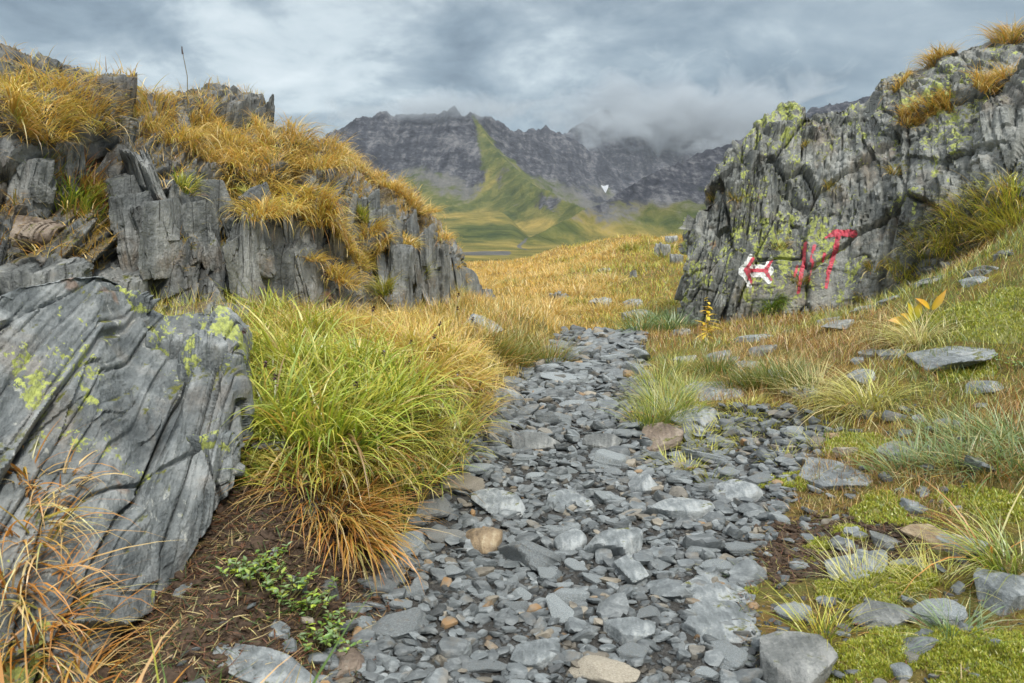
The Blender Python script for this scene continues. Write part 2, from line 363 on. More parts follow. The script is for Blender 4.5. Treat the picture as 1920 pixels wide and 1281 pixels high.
def mountain_material():
    b = NB('mountain_slopes'); P = b.coord(what='Object'); rock, gold = b.attr('rock'), b.attr('gold')
    scree = b.attr('scree'); scar = b.attr('scar')
    n1 = b.noise(P, .0045, 6, .6, .5); n2 = b.noise(P, .02, 7, .68, .6); n3 = b.noise(P, .075, 6, .7, .3)
    strat = b.noise(b.coord((.004, .004, .03), (.25, .2, 0)), 1.0, 8, .7, 1.0)
    gul = b.noise(b.coord((.03, .004, .006)), 1.0, 6, .65, .4)
    v = b.math('ADD', b.math('ADD', b.math('MULTIPLY', strat, .18), b.math('MULTIPLY', gul, .27)), b.math('ADD', b.math('MULTIPLY', n2, .25), b.math('MULTIPLY', n3, .30)))
    rc = b.ramp(v, [(.42, (.010, .012, .019)), (.5, (.040, .044, .057)), (.58, (.15, .152, .16))])
    gr = b.ramp(b.math('ADD', b.math('MULTIPLY', n2, .6), b.math('MULTIPLY', n1, .4)), [(.38, (.03, .05, .015)), (.5, (.085, .10, .027)), (.62, (.19, .18, .055))])
    gl = b.ramp(b.math('ADD', b.math('MULTIPLY', n2, .6), b.math('MULTIPLY', n1, .4)), [(.38, (.075, .088, .023)), (.5, (.19, .16, .043)), (.62, (.33, .25, .07))])
    sc = b.ramp(v, [(.38, (.06, .062, .062)), (.62, (.16, .16, .15))])
    c = b.mix(b.rng(b.math('ADD', gold, b.math('MULTIPLY', b.math('SUBTRACT', n1, .5), 1.2)), .35, .65), gr, gl)
    mixn = b.math('ADD', b.math('MULTIPLY', b.math('SUBTRACT', n2, .5), 1.3), b.math('MULTIPLY', b.math('SUBTRACT', n1, .5), .9))
    c = b.mix(b.rng(b.math('ADD', scree, mixn), .35, .68), c, sc)
    c = b.mix(b.rng(b.math('ADD', rock, mixn), .38, .62), c, rc)
    h = b.math('ADD', b.math('MULTIPLY', n2, 1.0), b.math('MULTIPLY', n3, .5))
    return b.principled(c, .95, b.bump(h, 1.0, 14.0), .1)

def plain(name, color, rough=.8, var=.25, scale=30, trans=0):
    b = NB(name); n = b.noise(b.coord(), scale, 4, .6)
    c = b.ramp(n, [(.3, tuple(q * (1 - var) for q in color)), (.7, tuple(min(1, q * (1 + var)) for q in color))])
    return b.principled(c, rough, b.bump(n, .3, .003), .3)

M_BLADE = blade_material('grass_blades'); M_BLADE_DRY = blade_material('dry_grass_blades', .28, .04)
M_STONE = stone_material('slate_stone'); M_GRAVEL = stone_material('slate_gravel', False, .60); M_GRIT = stone_material('dark_grit', False, .26)
M_GROUND = ground_material(); M_MOUNT = mountain_material()
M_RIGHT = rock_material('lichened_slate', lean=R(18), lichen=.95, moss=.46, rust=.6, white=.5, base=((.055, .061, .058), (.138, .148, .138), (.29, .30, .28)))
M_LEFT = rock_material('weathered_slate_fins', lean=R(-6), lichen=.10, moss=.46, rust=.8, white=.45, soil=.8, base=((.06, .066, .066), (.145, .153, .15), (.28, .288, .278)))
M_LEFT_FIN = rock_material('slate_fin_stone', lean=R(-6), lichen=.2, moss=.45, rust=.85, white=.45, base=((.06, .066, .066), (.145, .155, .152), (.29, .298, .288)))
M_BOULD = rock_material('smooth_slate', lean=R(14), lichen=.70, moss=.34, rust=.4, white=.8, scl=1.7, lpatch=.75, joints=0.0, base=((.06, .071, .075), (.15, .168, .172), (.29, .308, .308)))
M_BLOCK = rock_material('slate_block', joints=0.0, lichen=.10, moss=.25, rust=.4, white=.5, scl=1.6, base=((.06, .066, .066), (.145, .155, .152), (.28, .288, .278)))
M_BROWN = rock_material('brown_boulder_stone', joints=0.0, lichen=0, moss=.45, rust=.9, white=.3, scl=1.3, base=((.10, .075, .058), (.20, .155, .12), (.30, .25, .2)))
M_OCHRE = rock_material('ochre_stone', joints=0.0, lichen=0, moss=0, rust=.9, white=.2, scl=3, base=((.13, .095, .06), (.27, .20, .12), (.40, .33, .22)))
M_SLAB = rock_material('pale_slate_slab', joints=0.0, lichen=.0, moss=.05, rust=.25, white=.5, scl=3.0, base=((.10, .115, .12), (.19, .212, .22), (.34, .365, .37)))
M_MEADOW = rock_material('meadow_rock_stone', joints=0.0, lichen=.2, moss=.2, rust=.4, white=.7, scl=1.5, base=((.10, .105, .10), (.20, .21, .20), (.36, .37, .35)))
# ------------------------------------------------------------------ far terrain: valley floor, massif, spur, far mountains, right hill
def build_far_terrain():
    def line(pts): return at([p[0] for p in pts], [p[1] for p in pts], [p[2] for p in pts])
    ridges = [
        ('massif', line([(300, 420, 2100), (400, 372, 2200), (520, 318, 2350), (600, 272, 2450), (655, 243, 2550), (690, 226, 2600), (740, 226, 2650), (800, 220, 2650), (850, 218, 2650), (890, 224, 2700), (935, 240, 2900), (985, 252, 3050), (1020, 247, 3150), (1042, 258, 3250)]), .55),
        ('spur', line([(890, 226, 2640), (925, 280, 2350), (962, 318, 2150), (1005, 350, 1950), (1055, 376, 1780), (1100, 396, 1640)]), .80),
        ('far', line([(985, 330, 3500), (1020, 290, 3700), (1055, 262, 3850), (1095, 240, 4000), (1135, 214, 4100), (1180, 218, 4200), (1240, 210, 4300), (1300, 219, 4300), (1400, 235, 4400), (1500, 245, 4200)]), .60),
        ('hill', line([(1004, 444, 1160), (1050, 420, 1230), (1103, 393, 1320), (1160, 365, 1400), (1247, 317, 1500), (1300, 297, 1560), (1414, 254, 1640), (1520, 216, 1740), (1640, 178, 1840), (1900, 120, 1950)]), .62),
        ('summit', line([(1440, 290, 2500), (1500, 238, 2550), (1553, 195, 2600), (1590, 215, 2600), (1660, 240, 2600)]), .8),
    ]
    px = np.concatenate([np.linspace(-900, 520, 90, endpoint=False), np.linspace(520, 1700, 720, endpoint=False), np.linspace(1700, 2900, 80)])
    az = np.arctan((px - 960) / F); d = 200 * (6200 / 200) ** np.linspace(0, 1, 430)
    A, D = np.meshgrid(az, d, indexing='ij'); X, Y = D * np.tan(A), D
    plat = 1 - sstep(-.012, .022, A - .035 * np.sin(Y / 160) * .25)                    # a terrace left of the stream, cut by its gorge
    floor = -33 + (60 * sstep(900, 1700, Y)) * (.30 + .70 * plat) + 130 * sstep(2300, 5200, Y)
    floor = floor + 3.5 * fbm(p2(X / 90, Y / 200), 4, 5) + 9 * fbm(p2(X / 260, Y / 420), 3, 6) * sstep(500, 1200, Y)
    zs, ws = [floor], []
    for k, (nm, L, slope) in enumerate(ridges):
        best = np.full(X.shape, -1e9)
        for a, b in zip(L[:-1], L[1:]):
            v = b[:2] - a[:2]; t = np.clip(((X - a[0]) * v[0] + (Y - a[1]) * v[1]) / (v @ v), 0, 1)
            dist = np.hypot(X - a[0] - t * v[0], Y - a[1] - t * v[1])
            best = np.maximum(best, a[2] + t * (b[2] - a[2]) - slope * dist)
        zs.append(best)
    zs[4] = np.maximum(zs[4], floor)
    zs = np.stack(zs)
    sc = 14.0; mx = zs.max(0); Z = mx + sc * np.log(np.exp((zs - mx) / sc).sum(0)); who = zs[1:].argmax(0)
    H = np.maximum(Z - floor, 0); hi = sstep(10, 260, H)
    names = [r[0] for r in ridges]; is_ = {n: (who == k) for k, n in enumerate(names)}
    warp = 60 * fbm(p2(X / 300, Y / 300), 3, 21)
    g1 = fbm(p2((X + warp) / 150, (Y - warp) / 420), 5, 31, .55, True); g2 = fbm(p2(X / 55, Y / 90), 5, 41, .6, True)
    soft = np.where(is_['massif'], .85, np.where(is_['hill'], .22, np.where(is_['spur'], .5, 1.0)))
    Z = Z + hi * soft * (36 * g1 + 15 * g2) + sstep(5, 60, H) * 5 * g2
    # what covers the slopes
    Hn = H + 70 * g1 + 45 * fbm(p2(X / 240, Y / 400), 3, 51)
    rock = np.zeros_like(Z); scree = np.zeros_like(Z); gold = np.zeros_like(Z)
    ww = np.exp(np.clip((zs[1:] - zs[1:].max(0)) / 11.0, -30, 0)); ww = ww / ww.sum(0)
    fing = fbm(p2((X + warp) / 70, (Y - warp) / 260), 4, 57)
    cover = {'massif': (sstep(95, 210, Hn) * 1.1, sstep(20, 130, Hn) * (1 - sstep(230, 340, H)) * .62, .2), 'spur': (.06 + .30 * sstep(.2, .6, g1) + .34 * sstep(.15, .45, fing), .10, .26),
             'far': (.20 + .75 * sstep(60, 200, Hn), .72 * (1 - sstep(90, 230, Hn)), .1), 'hill': (sstep(42, 105, H + 18 * g1 + 26 * fing) * .80, sstep(22, 80, H + 18 * g1 + 22 * fing) * .6, .55), 'summit': (1.0, 0, 0)}
    low = 1 - sstep(30, 60, H)
    for k, n_ in enumerate(names):
        r_, s_, g_ = cover[n_]; rock += ww[k] * r_; scree += ww[k] * s_; gold += ww[k] * g_
    gold = gold * (1 - low) + low * (.52 - .2 * sstep(20, 45, H)); rock = rock * (1 - low * .6)
    pxg = 960 + F * np.tan(A)
    bed = sstep(700, 740, Y) * (1 - sstep(810, 850, Y)) * (1 - sstep(945, 968, pxg)); scree = np.maximum(scree, bed * 1.2)
    strm = (1 - sstep(1.5, 4, np.abs(X - (.016 * Y + 7 * np.sin(Y / 60))))) * sstep(840, 880, Y) * (1 - sstep(1200, 1300, Y)) * .7; scree = np.maximum(scree, strm)
    V = np.stack([X, Y, Z], -1)
    me = fastmesh('mountains', V.reshape(-1, 3), grid_faces(*X.shape), M_MOUNT, attrs={'rock': rock, 'gold': gold, 'scree': scree})
    o = link('mountains', me, kind='structure'); return V
FAR = build_far_terrain()

def tri_of(Fq):
    return np.concatenate([Fq[:, [0, 1, 2]], Fq[:, [0, 2, 3]]])
def bvh_of(V, Fc): return BVHTree.FromPolygons(V.reshape(-1, 3).tolist(), Fc.tolist())
def cast(bvh, px, py):
    d = Vector(ray(px, py)); d.normalize(); h = bvh.ray_cast(Vector(CAMP), d); return h if h[0] is not None else None

def build_snow():
    bv = bvh_of(FAR, grid_faces(*FAR.shape[:2]))
    rg = np.random.default_rng(4); core = [(1125, 346), (1129, 348), (1133, 349), (1137, 347), (1142, 346), (1141, 352), (1138, 358), (1136, 364), (1133, 361), (1130, 356), (1127, 351)]
    g, xs, ys = .5, np.arange(1118, 1148, .5), np.arange(340, 370, .5); X, Y = np.meshgrid(xs, ys, indexing='ij'); C = np.array(core, float); C = C.mean(0) + (C - C.mean(0)) * .86; ins = np.zeros(X.shape, bool)
    for k in range(len(C)):
        a, b = C[k], C[(k + 1) % len(C)]; ins ^= ((a[1] > Y) != (b[1] > Y)) & (X < (b[0] - a[0]) * (Y - a[1]) / (b[1] - a[1] + 1e-9) + a[0])
    ins &= fbm(p2(X / 3, Y / 4), 4, 77) > -.8
    V = np.zeros(X.shape + (3,))
    for i, j in zip(*np.where(ins | np.roll(ins, 1, 0) | np.roll(ins, 1, 1) | np.roll(np.roll(ins, 1, 0), 1, 1))): V[i, j] = np.array(cast(bv, X[i, j], Y[i, j])[0]) + [0, -1.5, 1.2]
    sel = ins[:-1, :-1]; Fq = grid_faces(*X.shape)[sel.ravel()]; used, inv = np.unique(Fq, return_inverse=True); V2, Fs = V.reshape(-1, 3)[used], inv.reshape(-1, 4)
    link('snow_patch', fastmesh('snow_patch', V2, Fs, plain('old_snow', (.34, .36, .39), .8, .35, .12), smooth=False), label='small white patch of old snow in the cirque between the mountains', cat='snow patch')
build_snow()

# ------------------------------------------------------------------ near ground
Yk = [0, 1.5, 2.0, 2.4, 2.9, 3.7, 5.2, 6.7, 7.4, 12]
XL = [-.5, -.42, -.36, -.29, -.2, -.13, .12, .47, .60, 1.0]
XR0 = [.5, .56, .62, .68, .74, .78, .9, 1.14, 1.2, 1.4]
def xl(y): return np.interp(y, Yk, XL)
def xr0(y): return np.interp(y, Yk, XR0)
def xr(y): return xr0(y) + np.interp(y, [1.9, 2.3, 2.7, 3.1, 3.4, 3.6, 3.78], [0, .16, .33, .55, .60, .42, 0])
def ground_z(x, y):
    x, y = np.asarray(x, float), np.asarray(y, float)
    dl, dr = xl(y) - x, x - xr0(y)
    near = 1 - sstep(7.0, 10.5, y)
    amp = np.interp(y, [1.0, 1.6, 2.0, 3, 5, 6.5, 8], [.10, .15, .26, .34, .22, .14, .06])
    zl = amp * sstep(0, .30, dl) + .26 * np.maximum(dl, 0) / (1 + .25 * np.maximum(dl, 0)) * sstep(1.2, 2.6, y)
    zl = zl - .15 * sstep(.22, .5, dl) * (1 - sstep(1.85, 2.3, y)) * sstep(.8, 1.2, y)
    drp = np.maximum(dr, 0); zr = .13 * drp + .105 * drp ** 2 / (1 + .015 * drp ** 2)
    zr = zr * (1 - .5 * sstep(4.6, 6.4, y) * (1 - sstep(2.0, 3.1, dr)))
    z = near * (zl + zr) + .035 * sstep(3.28, 3.42, y) - .05 * (1 - sstep(0, .35, np.minimum(-dl, -dr))) * 0
    s = sstep(7.5, 16, y); xx = x - .9
    far = .75 * np.tanh(np.where(xx > 0, .23, .12) * xx / .75) - .013 * np.maximum(y - 14, 0)
    z = z + s * far
    inpath = sstep(-.05, .12, np.minimum(-dl, xr(y) - x)) * near
    n = .030 * fbm(p2(x / .35, y / .35), 4, 61) * (1 - .6 * inpath) + .07 * fbm(p2(x / 1.7, y / 1.7), 3, 62) * (1 - inpath) * sstep(1.5, 4, y)
    n = n + s * (.34 * fbm(p2(x / 4.2, y / 6), 4, 63) + .20 * fbm(p2(x / 1.5, y / 2.2), 3, 64))
    z = z + n - np.maximum(y - 36, 0) ** 1.25 * .10
    return z
def region_masks(x, y):
    inp = np.minimum(x - xl(y), xr(y) - x); path = sstep(-.10, .06, inp + .10 * fbm(p2(x / .22, y / .22), 3, 71)) * (1 - sstep(6.9, 7.3, y))
    dl = xl(y) - x
    soil = sstep(-.15, .15, dl) * (1 - sstep(1.95, 2.25, y - .25 * np.minimum(dl, 1))) + (1 - sstep(.16, .30, np.hypot((x - .93) / 1.25, (y - 2.16) / .9)))
    soil = np.maximum(soil, .75 * sstep(0, .1, dl) * (1 - sstep(.1, .28, dl)) * (1 - sstep(4.2, 5, y)))
    gold = .25 + .5 * sstep(7, 12, y) + .2 * sstep(12, 16, y) - .25 * sstep(.5, 4, x - .10 * y) * (1 - sstep(18, 26, y)) + .9 * fbm(p2(x / 1.8, y / 3.2), 3, 73) * sstep(4, 8, y)
    dr = x - xr(y)
    moss = sstep(0, .12, dr) * (1 - sstep(2.0, 2.7, y)) * .40 + .5 * sstep(1.4, 2.2, x) * (1 - sstep(5, 6, y)) * .7
    return path, np.clip(soil, 0, 1), gold, moss
def build_ground():
    ny, nx = 560, 420
    ys = np.concatenate([np.linspace(.25, 3.2, 210, endpoint=False), 3.2 * (240 / 3.2) ** np.linspace(0, 1, ny - 210)])
    u = np.linspace(-1, 1, nx); u = np.sign(u) * np.abs(u) ** 1.15
    Yg = np.repeat(ys[None], nx, 0); X = u[:, None] * (1.3 + .95 * Yg)
    Z = ground_z(X, Yg); pa, so, go, mo = region_masks(X, Yg)
    V = np.stack([X, Yg, Z], -1); Fq = grid_faces(nx, ny)
    link('ground', fastmesh('ground', V.reshape(-1, 3), Fq, M_GROUND, attrs={'path': pa, 'soil': so, 'gold': go, 'moss': mo}), kind='structure')
    return V, Fq
GV, GF = build_ground(); GB = bvh_of(GV, GF)

# ------------------------------------------------------------------ rock outcrops
def outcrop_surface(cols, nu, nv, prof, disp, tmin=-.18, tmax=1.55, backrun=1.3, backdrop=1.2):
    c = np.array(cols, float); B = at(c[:, 0], c[:, 1], c[:, 2]); C = at(c[:, 3], c[:, 4], c[:, 5])
    s = np.concatenate([[0], np.cumsum(np.linalg.norm((B - np.roll(B, 1, 0))[1:], axis=1) * .5 + np.linalg.norm((C - np.roll(C, 1, 0))[1:], axis=1) * .5)])
    u = np.linspace(0, s[-1], nu)
    def ip(Q): return np.stack([np.interp(u, s, Q[:, k]) for k in range(3)], -1)
    Bu, Cu = ip(B), ip(C)
    ker = np.hanning(max(3, nu // 40) | 1); ker /= ker.sum(); pad = len(ker) // 2
    sm = lambda Q: np.stack([np.convolve(np.pad(Q[:, k], pad, mode='edge'), ker, 'valid') for k in range(3)], -1)
    Bu, Cu = sm(Bu), sm(Cu)
    t = np.linspace(tmin, tmax, nv)
    g = np.where(t <= 0, t * .25, np.where(t <= 1, prof(np.clip(t, 0, 1)), 1))
    P = Bu[:, None] * (1 - g)[None, :, None] + Cu[:, None] * g[None, :, None]
    P[..., 2] = Bu[:, None, 2] + (Cu[:, None, 2] - Bu[:, None, 2]) * np.minimum(t, 1)[None]
    dirn = (Cu - Bu)[:, :2]; dirn = dirn / np.maximum(np.linalg.norm(dirn, axis=1, keepdims=True), .05)
    b = np.maximum(t - 1, 0)
    P[..., :2] += dirn[:, None] * (b * backrun)[None, :, None]; P[..., 2] -= (backdrop * b ** 1.6 * 2)[None]
    N = grid_normals(P)
    flip = np.sign((N * (CAMP - P)).sum(-1).mean()); N = N * flip
    P = P + N * disp(P, t)[..., None]
    N = grid_normals(P) * flip
    return P, N, flip
def leanx(P, k): Q = P.copy(); Q[..., 0] = P[..., 0] - k * P[..., 2]; return Q

# right: a steep lichened slate wall, painted
def disp_right(P, t):
    Q = leanx(P, .30) + .03 * np.stack([fbm(P * 2.2, 3, 81), fbm(P * 2.2, 3, 82), fbm(P * 2.2, 3, 83)], -1)
    left = 1 - sstep(1.9, 2.7, P[..., 0])                         # the fractured, finned end by the path
    paint = np.exp(-(((P[..., 0] - 2.62) / .62) ** 4 + ((P[..., 2] - .62) / .36) ** 4))
    rgt = sstep(2.9, 3.8, P[..., 0] + .5 * (P[..., 2] - 1.2))
    d = facet(Q / [.5, .9, 1.0], 90, .075, .10, .06, .05) + .3 * facet(leanx(P, -.5) / [.55, .8, .32], 97, .10, .10, .05, .05) * (.25 + .75 * rgt)
    d = d + (1 - .9 * paint) * (.35 + .65 * left) * slate(Q, .105, .62, 91, .070, .05, .06, .012)
    d = d + (1 - .9 * paint) * (slate(Q, .045, .34, 92, .020, .02, .018, .007) + slate(Q, .02, .16, 99, .008, .008, .006, .005)) + .4 * (1 - .6 * paint) * facet(Q / [.12, .3, .22], 98, .04, .035, .02, .08)
    d = d + .05 * fbm(Q * 1.4, 3, 94) + .009 * fbm(Q * [26, 12, 4], 4, 95) * (1 - .4 * paint) + .006 * fbm(Q * 40, 3, 96)
    return d * (1 - .45 * sstep(.9, 1.1, t)[None])
RC = [(1420, 560, 9.6, 1450, 380, 9.6), (1345, 580, 8.7, 1360, 400, 8.7), (1296, 610, 7.7, 1300, 420, 8.0), (1284, 630, 7.1, 1292, 425, 7.6), (1300, 628, 7.0, 1340, 325, 7.7), (1345, 618, 6.9, 1408, 255, 7.8), (1400, 608, 6.85, 1462, 208, 7.9),
      (1480, 600, 6.7, 1512, 213, 7.9), (1560, 588, 6.6, 1562, 208, 7.9), (1640, 552, 6.4, 1622, 190, 7.9), (1700, 508, 6.3, 1645, 152, 7.9), (1750, 455, 6.1, 1715, 132, 7.8), (1830, 395, 5.9, 1800, 88, 7.6),
      (1920, 340, 5.7, 1915, 57, 7.4), (2060, 265, 5.4, 2080, 0, 7.2), (2300, 190, 5.0, 2330, -60, 6.9), (2700, 100, 4.6, 2700, -100, 6.4)]
RP, RN, rf = outcrop_surface(RC, 560, 400, lambda t: .32 * t + .68 * t ** 2.0, disp_right)
# left: a stepped crag of upright slate fins
def disp_left(P, t):
    Q = leanx(P, -.08) + .02 * np.stack([fbm(P * 2.5, 3, 101), fbm(P * 2.5, 3, 102), fbm(P * 2.5, 3, 103)], -1)
    d = facet(Q / [.42, .9, .75], 110, .17, .12, .07, .05) + slate(Q, .10, .42, 111, .085, .05, .07, .014) + slate(Q, .038, .26, 112, .026, .02, .024, .007) + slate(Q, .016, .14, 117, .008, .008, .006, .005)
    d = d * (1 - .4 * sstep(.9, 1.1, t)[None]) * (1 - .45 * sstep(6.2, 8.2, P[..., 1]))
    return d + .05 * fbm(Q * 1.5, 3, 114) + .009 * fbm(Q * [34, 10, 4], 4, 115) + .004 * fbm(Q * 50, 3, 116)
LC = [(-700, 540, 2.4, -700, 90, 5.0), (-300, 545, 2.6, -300, 85, 5.2), (0, 545, 2.75, 0, 118, 5.4), (60, 545, 2.8, 60, 150, 5.5), (100, 545, 2.9, 100, 178, 5.6), (200, 550, 3.1, 200, 186, 5.7), (300, 560, 3.4, 300, 196, 5.8), (400, 562, 3.7, 400, 212, 5.8), (500, 565, 4.0, 490, 236, 5.9),
      (600, 568, 4.5, 590, 256, 6.0), (680, 582, 5.1, 670, 288, 6.4), (740, 592, 5.8, 725, 345, 6.9), (805, 600, 6.6, 790, 392, 7.6), (850, 606, 7.3, 838, 470, 8.2), (900, 606, 7.8, 890, 540, 8.5), (945, 604, 8.3, 935, 585, 8.7), (970, 602, 8.7, 960, 592, 9.4)]
LP, LN, lf = outcrop_surface(LC, 700, 380, lambda t: .18 * t + .82 * t ** 2.3, disp_left, backrun=2.2, backdrop=.9)
# foreground: smooth grooved boulder
def disp_bould(P, t):
    Q = leanx(P, .02) + .006 * np.stack([fbm(P * 3, 3, 121), fbm(P * 3, 3, 122), fbm(P * 3, 3, 123)], -1)
    d = facet(Q / [.34, .9, 1.1], 130, .020, .02, .02, .02) + slate(Q, .17, .55, 131, .034, .035, .035, .008, .15) + slate(Q, .06, .35, 132, .011, .014, .012, .005, .15) + slate(Q, .024, .2, 137, .0035, .005, .004, .004, .2)
    d = d * (1 - .6 * sstep(.88, 1.05, t)[None])
    return d + .008 * fbm(Q * 2.2, 3, 134) + .004 * fbm(Q * [40, 14, 5], 4, 135) + .0025 * fbm(Q * 70, 3, 136)
BC = [(470, 690, 3.0, 455, 600, 2.9), (452, 760, 2.45, 448, 610, 2.6), (447, 815, 2.08, 440, 598, 2.42), (433, 868, 2.02, 424, 584, 2.42), (400, 905, 1.98, 375, 580, 2.4), (360, 952, 1.92, 312, 582, 2.36), (310, 1028, 1.82, 262, 556, 2.3), (265, 1075, 1.75, 230, 524, 2.3), (225, 1150, 1.63, 190, 506, 2.2),
      (180, 1230, 1.53, 125, 516, 2.1), (120, 1310, 1.43, 62, 532, 2.0), (0, 1400, 1.32, 0, 546, 1.9), (-200, 1500, 1.22, -150, 560, 1.8), (-600, 1600, 1.1, -500, 560, 1.6)]
BP, BN, bf = outcrop_surface(BC, 420, 360, lambda t: .75 * t + .25 * t ** 2, disp_bould, backrun=.7, backdrop=.7)
def flipf(Fq, f): return Fq if f > 0 else Fq[:, ::-1]
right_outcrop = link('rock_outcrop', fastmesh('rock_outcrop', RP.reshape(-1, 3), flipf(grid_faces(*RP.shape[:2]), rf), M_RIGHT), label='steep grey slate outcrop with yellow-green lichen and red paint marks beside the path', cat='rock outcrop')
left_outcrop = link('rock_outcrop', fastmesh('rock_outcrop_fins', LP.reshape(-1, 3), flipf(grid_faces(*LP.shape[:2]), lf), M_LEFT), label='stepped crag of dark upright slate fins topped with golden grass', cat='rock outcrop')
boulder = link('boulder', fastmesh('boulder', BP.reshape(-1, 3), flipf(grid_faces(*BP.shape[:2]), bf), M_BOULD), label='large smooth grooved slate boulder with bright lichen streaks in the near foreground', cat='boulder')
for o_ in (right_outcrop, left_outcrop, boulder): sharpen(o_.data, 44)
RB, LB, BB = (bvh_of(P, grid_faces(*P.shape[:2])) for P in (RP, LP, BP))
def hit(px, py, who='GRLB'):
    for k in range(14):                                           # slide down to the first thing met
        h = hit1(px, py + 6 * k, who)
        if h: return h
def hit1(px, py, who):
    best = None
    for k, b in (('G', GB), ('R', RB), ('L', LB), ('B', BB)):
        if k in who:
            h = cast(b, px, py)
            if h and (best is None or h[3] < best[2]):
                n = h[1] if h[1].dot(h[0] - Vector(CAMP)) < 0 else -h[1]
                best = (np.array(h[0]), np.array(n), h[3], k)
    return best
# ------------------------------------------------------------------ stones
rng = np.random.default_rng(7)
def px_dims(px, py, w, h, who='GRLB', flat=True):
    H = hit(px, py, who); P = H[0]; _, _, zc = proj(P); d = P - CAMP; sinv = abs(d[2]) / np.linalg.norm(d)
    wid = w / F * zc; dep = h / F * zc
    return P, H[1], wid, dep, max(sinv, .12)
def tilt_matrix(nrm, amt=.8):
    n = Vector((0, 0, 1)).lerp(Vector(nrm), amt).normalized(); return Vector((0, 0, 1)).rotation_difference(n).to_matrix()
def place_rock(name, label, cat, px, py, w, h, mat, seed, th=.28, flat=True, rx=0, ry=0, rz=0, group=None, n=18, sink=.35, who='GRLB', asp=None, grain=0, Yat=None, **kw):
    """a stone seen w x h pixels big, lying on whatever surface is there; flat: h is mostly its depth, else its height"""
    if Yat is None: P, nr, wid, hei, sv = px_dims(px, py, w, h, who)
    else: P = at(px, py, Yat); zc = proj(P)[2]; nr, wid, hei, sv = np.array([0, 0, 1.]), w / F * zc, h / F * zc, .3
    a = wid / 2 * 1.12
    if flat:
        b = min(max(hei / sv * .5 * .95, a * .45), a * 1.5); t = a * th
    else:
        b = a * (asp or .7); t = hei / 2 * 1.1
    V, Fc = poly_rock(seed, (a, b, t), n=n, slab=flat, **kw)
    if grain:
        q = V + seed; V = V + V / np.linalg.norm(V, axis=1, keepdims=True) * (slate(q, .05, .22, seed, grain, grain, grain * 1.2, .007) + slate(q, .02, .1, seed + 1, grain * .35, grain * .4, grain * .4, .004))[:, None]
    M = tilt_matrix(nr, .75 if flat else .15)
    V = rot_to(V, rx, ry, rz) @ np.array(M).T
    me = fastmesh(name, V, Fc, mat); sharpen(me, 30)
    off = np.array(nr) * t * (1 - 2 * sink) * .6 if flat else np.array([0, 0, t * (1 - 2 * sink)])
    if not flat: P = P - np.array([0, 0, hei * .5])
    o = link(name, me, label=label, cat=cat, group=group, loc=P + off); return o, P, a, b
taken = []
def hero(*args, **kw):
    o, P, a, b = place_rock(*args, **kw); taken.append((P[0], P[1], a, b)); return o
hero('stone', 'rounded ochre brown stone beside the grey shards of the path', 'stone', 905, 1018, 76, 46, M_OCHRE, 3, th=.5, round_=.35, layers=0, rough=.02)
hero('slate_slab', 'large blue-grey slate slab lying flat on the path edge, upper of two', 'slab', 1335, 1112, 130, 85, M_SLAB, 11, th=.14, rz=-.5, n=26)
hero('slate_slab', 'large pointed blue-grey slate slab lying below the flat upper one', 'slab', 1345, 1170, 165, 70, M_SLAB, 14, th=.13, rz=-.35, n=26, ry=.06)
hero('stone', 'broad grey flat-topped block in the middle of the path', 'stone', 1157, 1030, 102, 54, M_SLAB, 21, th=.42, sides=5, rz=.1)
hero('stone', 'grey block with brown stain beside the broad flat-topped block', 'stone', 1068, 1020, 64, 34, M_SLAB, 22, th=.42, round_=.2)
hero('slate_slab', 'angular grey slate slab near the left edge of the path', 'slab', 940, 950, 84, 62, M_SLAB, 23, th=.25, rz=.6)
hero('slate_slab', 'rounded grey slate slab in the middle of the path above the ochre stone', 'slab', 1070, 945, 78, 52, M_SLAB, 24, th=.28, rz=.4)
hero('slate_slab', 'long pale slate slab lying across the right half of the path', 'slab', 1280, 960, 130, 36, M_SLAB, 25, th=.22, rz=.1)
hero('slate_slab', 'wedge of grey slate with a raised dark edge on the right of the path', 'slab', 1388, 932, 92, 40, M_SLAB, 26, th=.3, ry=-.12)
hero('slate_slab', 'smooth pale slate slab half sunk in dark soil right of the path', 'slab', 1568, 898, 108, 58, M_SLAB, 27, th=.12, rz=.35)
hero('slate_slab', 'wide flat slate slab at the right edge of the path among green tufts', 'slab', 1325, 740, 135, 44, M_SLAB, 28, th=.16, rz=.15)
hero('slate_slab', 'smaller flat slate slab with a brown corner just below the wide one', 'slab', 1302, 785, 88, 30, M_SLAB, 29, th=.25)
hero('boulder', 'smooth grey boulder set into the foot of the grassy bank', 'boulder', 945, 748, 92, 84, M_SLAB, 31, flat=False, asp=.9, round_=.2, sink=.3)
hero('boulder', 'low grey boulder at the bank foot next to the smooth one', 'boulder', 968, 775, 52, 40, M_SLAB, 32, flat=False, asp=.9, round_=.2)
hero('slate_shard', 'dark tilted slate shard leaning against the left bank', 'shard', 938, 818, 62, 40, M_BLOCK, 33, th=.3, ry=.5, rx=.3)
hero('slate_shard', 'dark slate shard edging the low step across the path', 'shard', 1008, 838, 92, 16, M_BLOCK, 34, th=.3, rx=.3)
hero('slate_shard', 'thin dark slate shard in the middle of the low step', 'shard', 1120, 836, 90, 14, M_BLOCK, 35, th=.22, rx=.25)
hero('slate_shard', 'brownish slate shard tilted up at the right end of the low step', 'shard', 1232, 826, 82, 30, M_BROWN, 36, th=.25, ry=-.22)
hero('slate_shard', 'grey slate shard tilted on edge in the middle of the path', 'shard', 1200, 915, 64, 46, M_SLAB, 37, th=.3, ry=-.5)
hero('stone', 'banded cream and grey stone right of the broad block', 'stone', 1185, 1078, 58, 46, M_SLAB, 38, th=.45, sides=4)
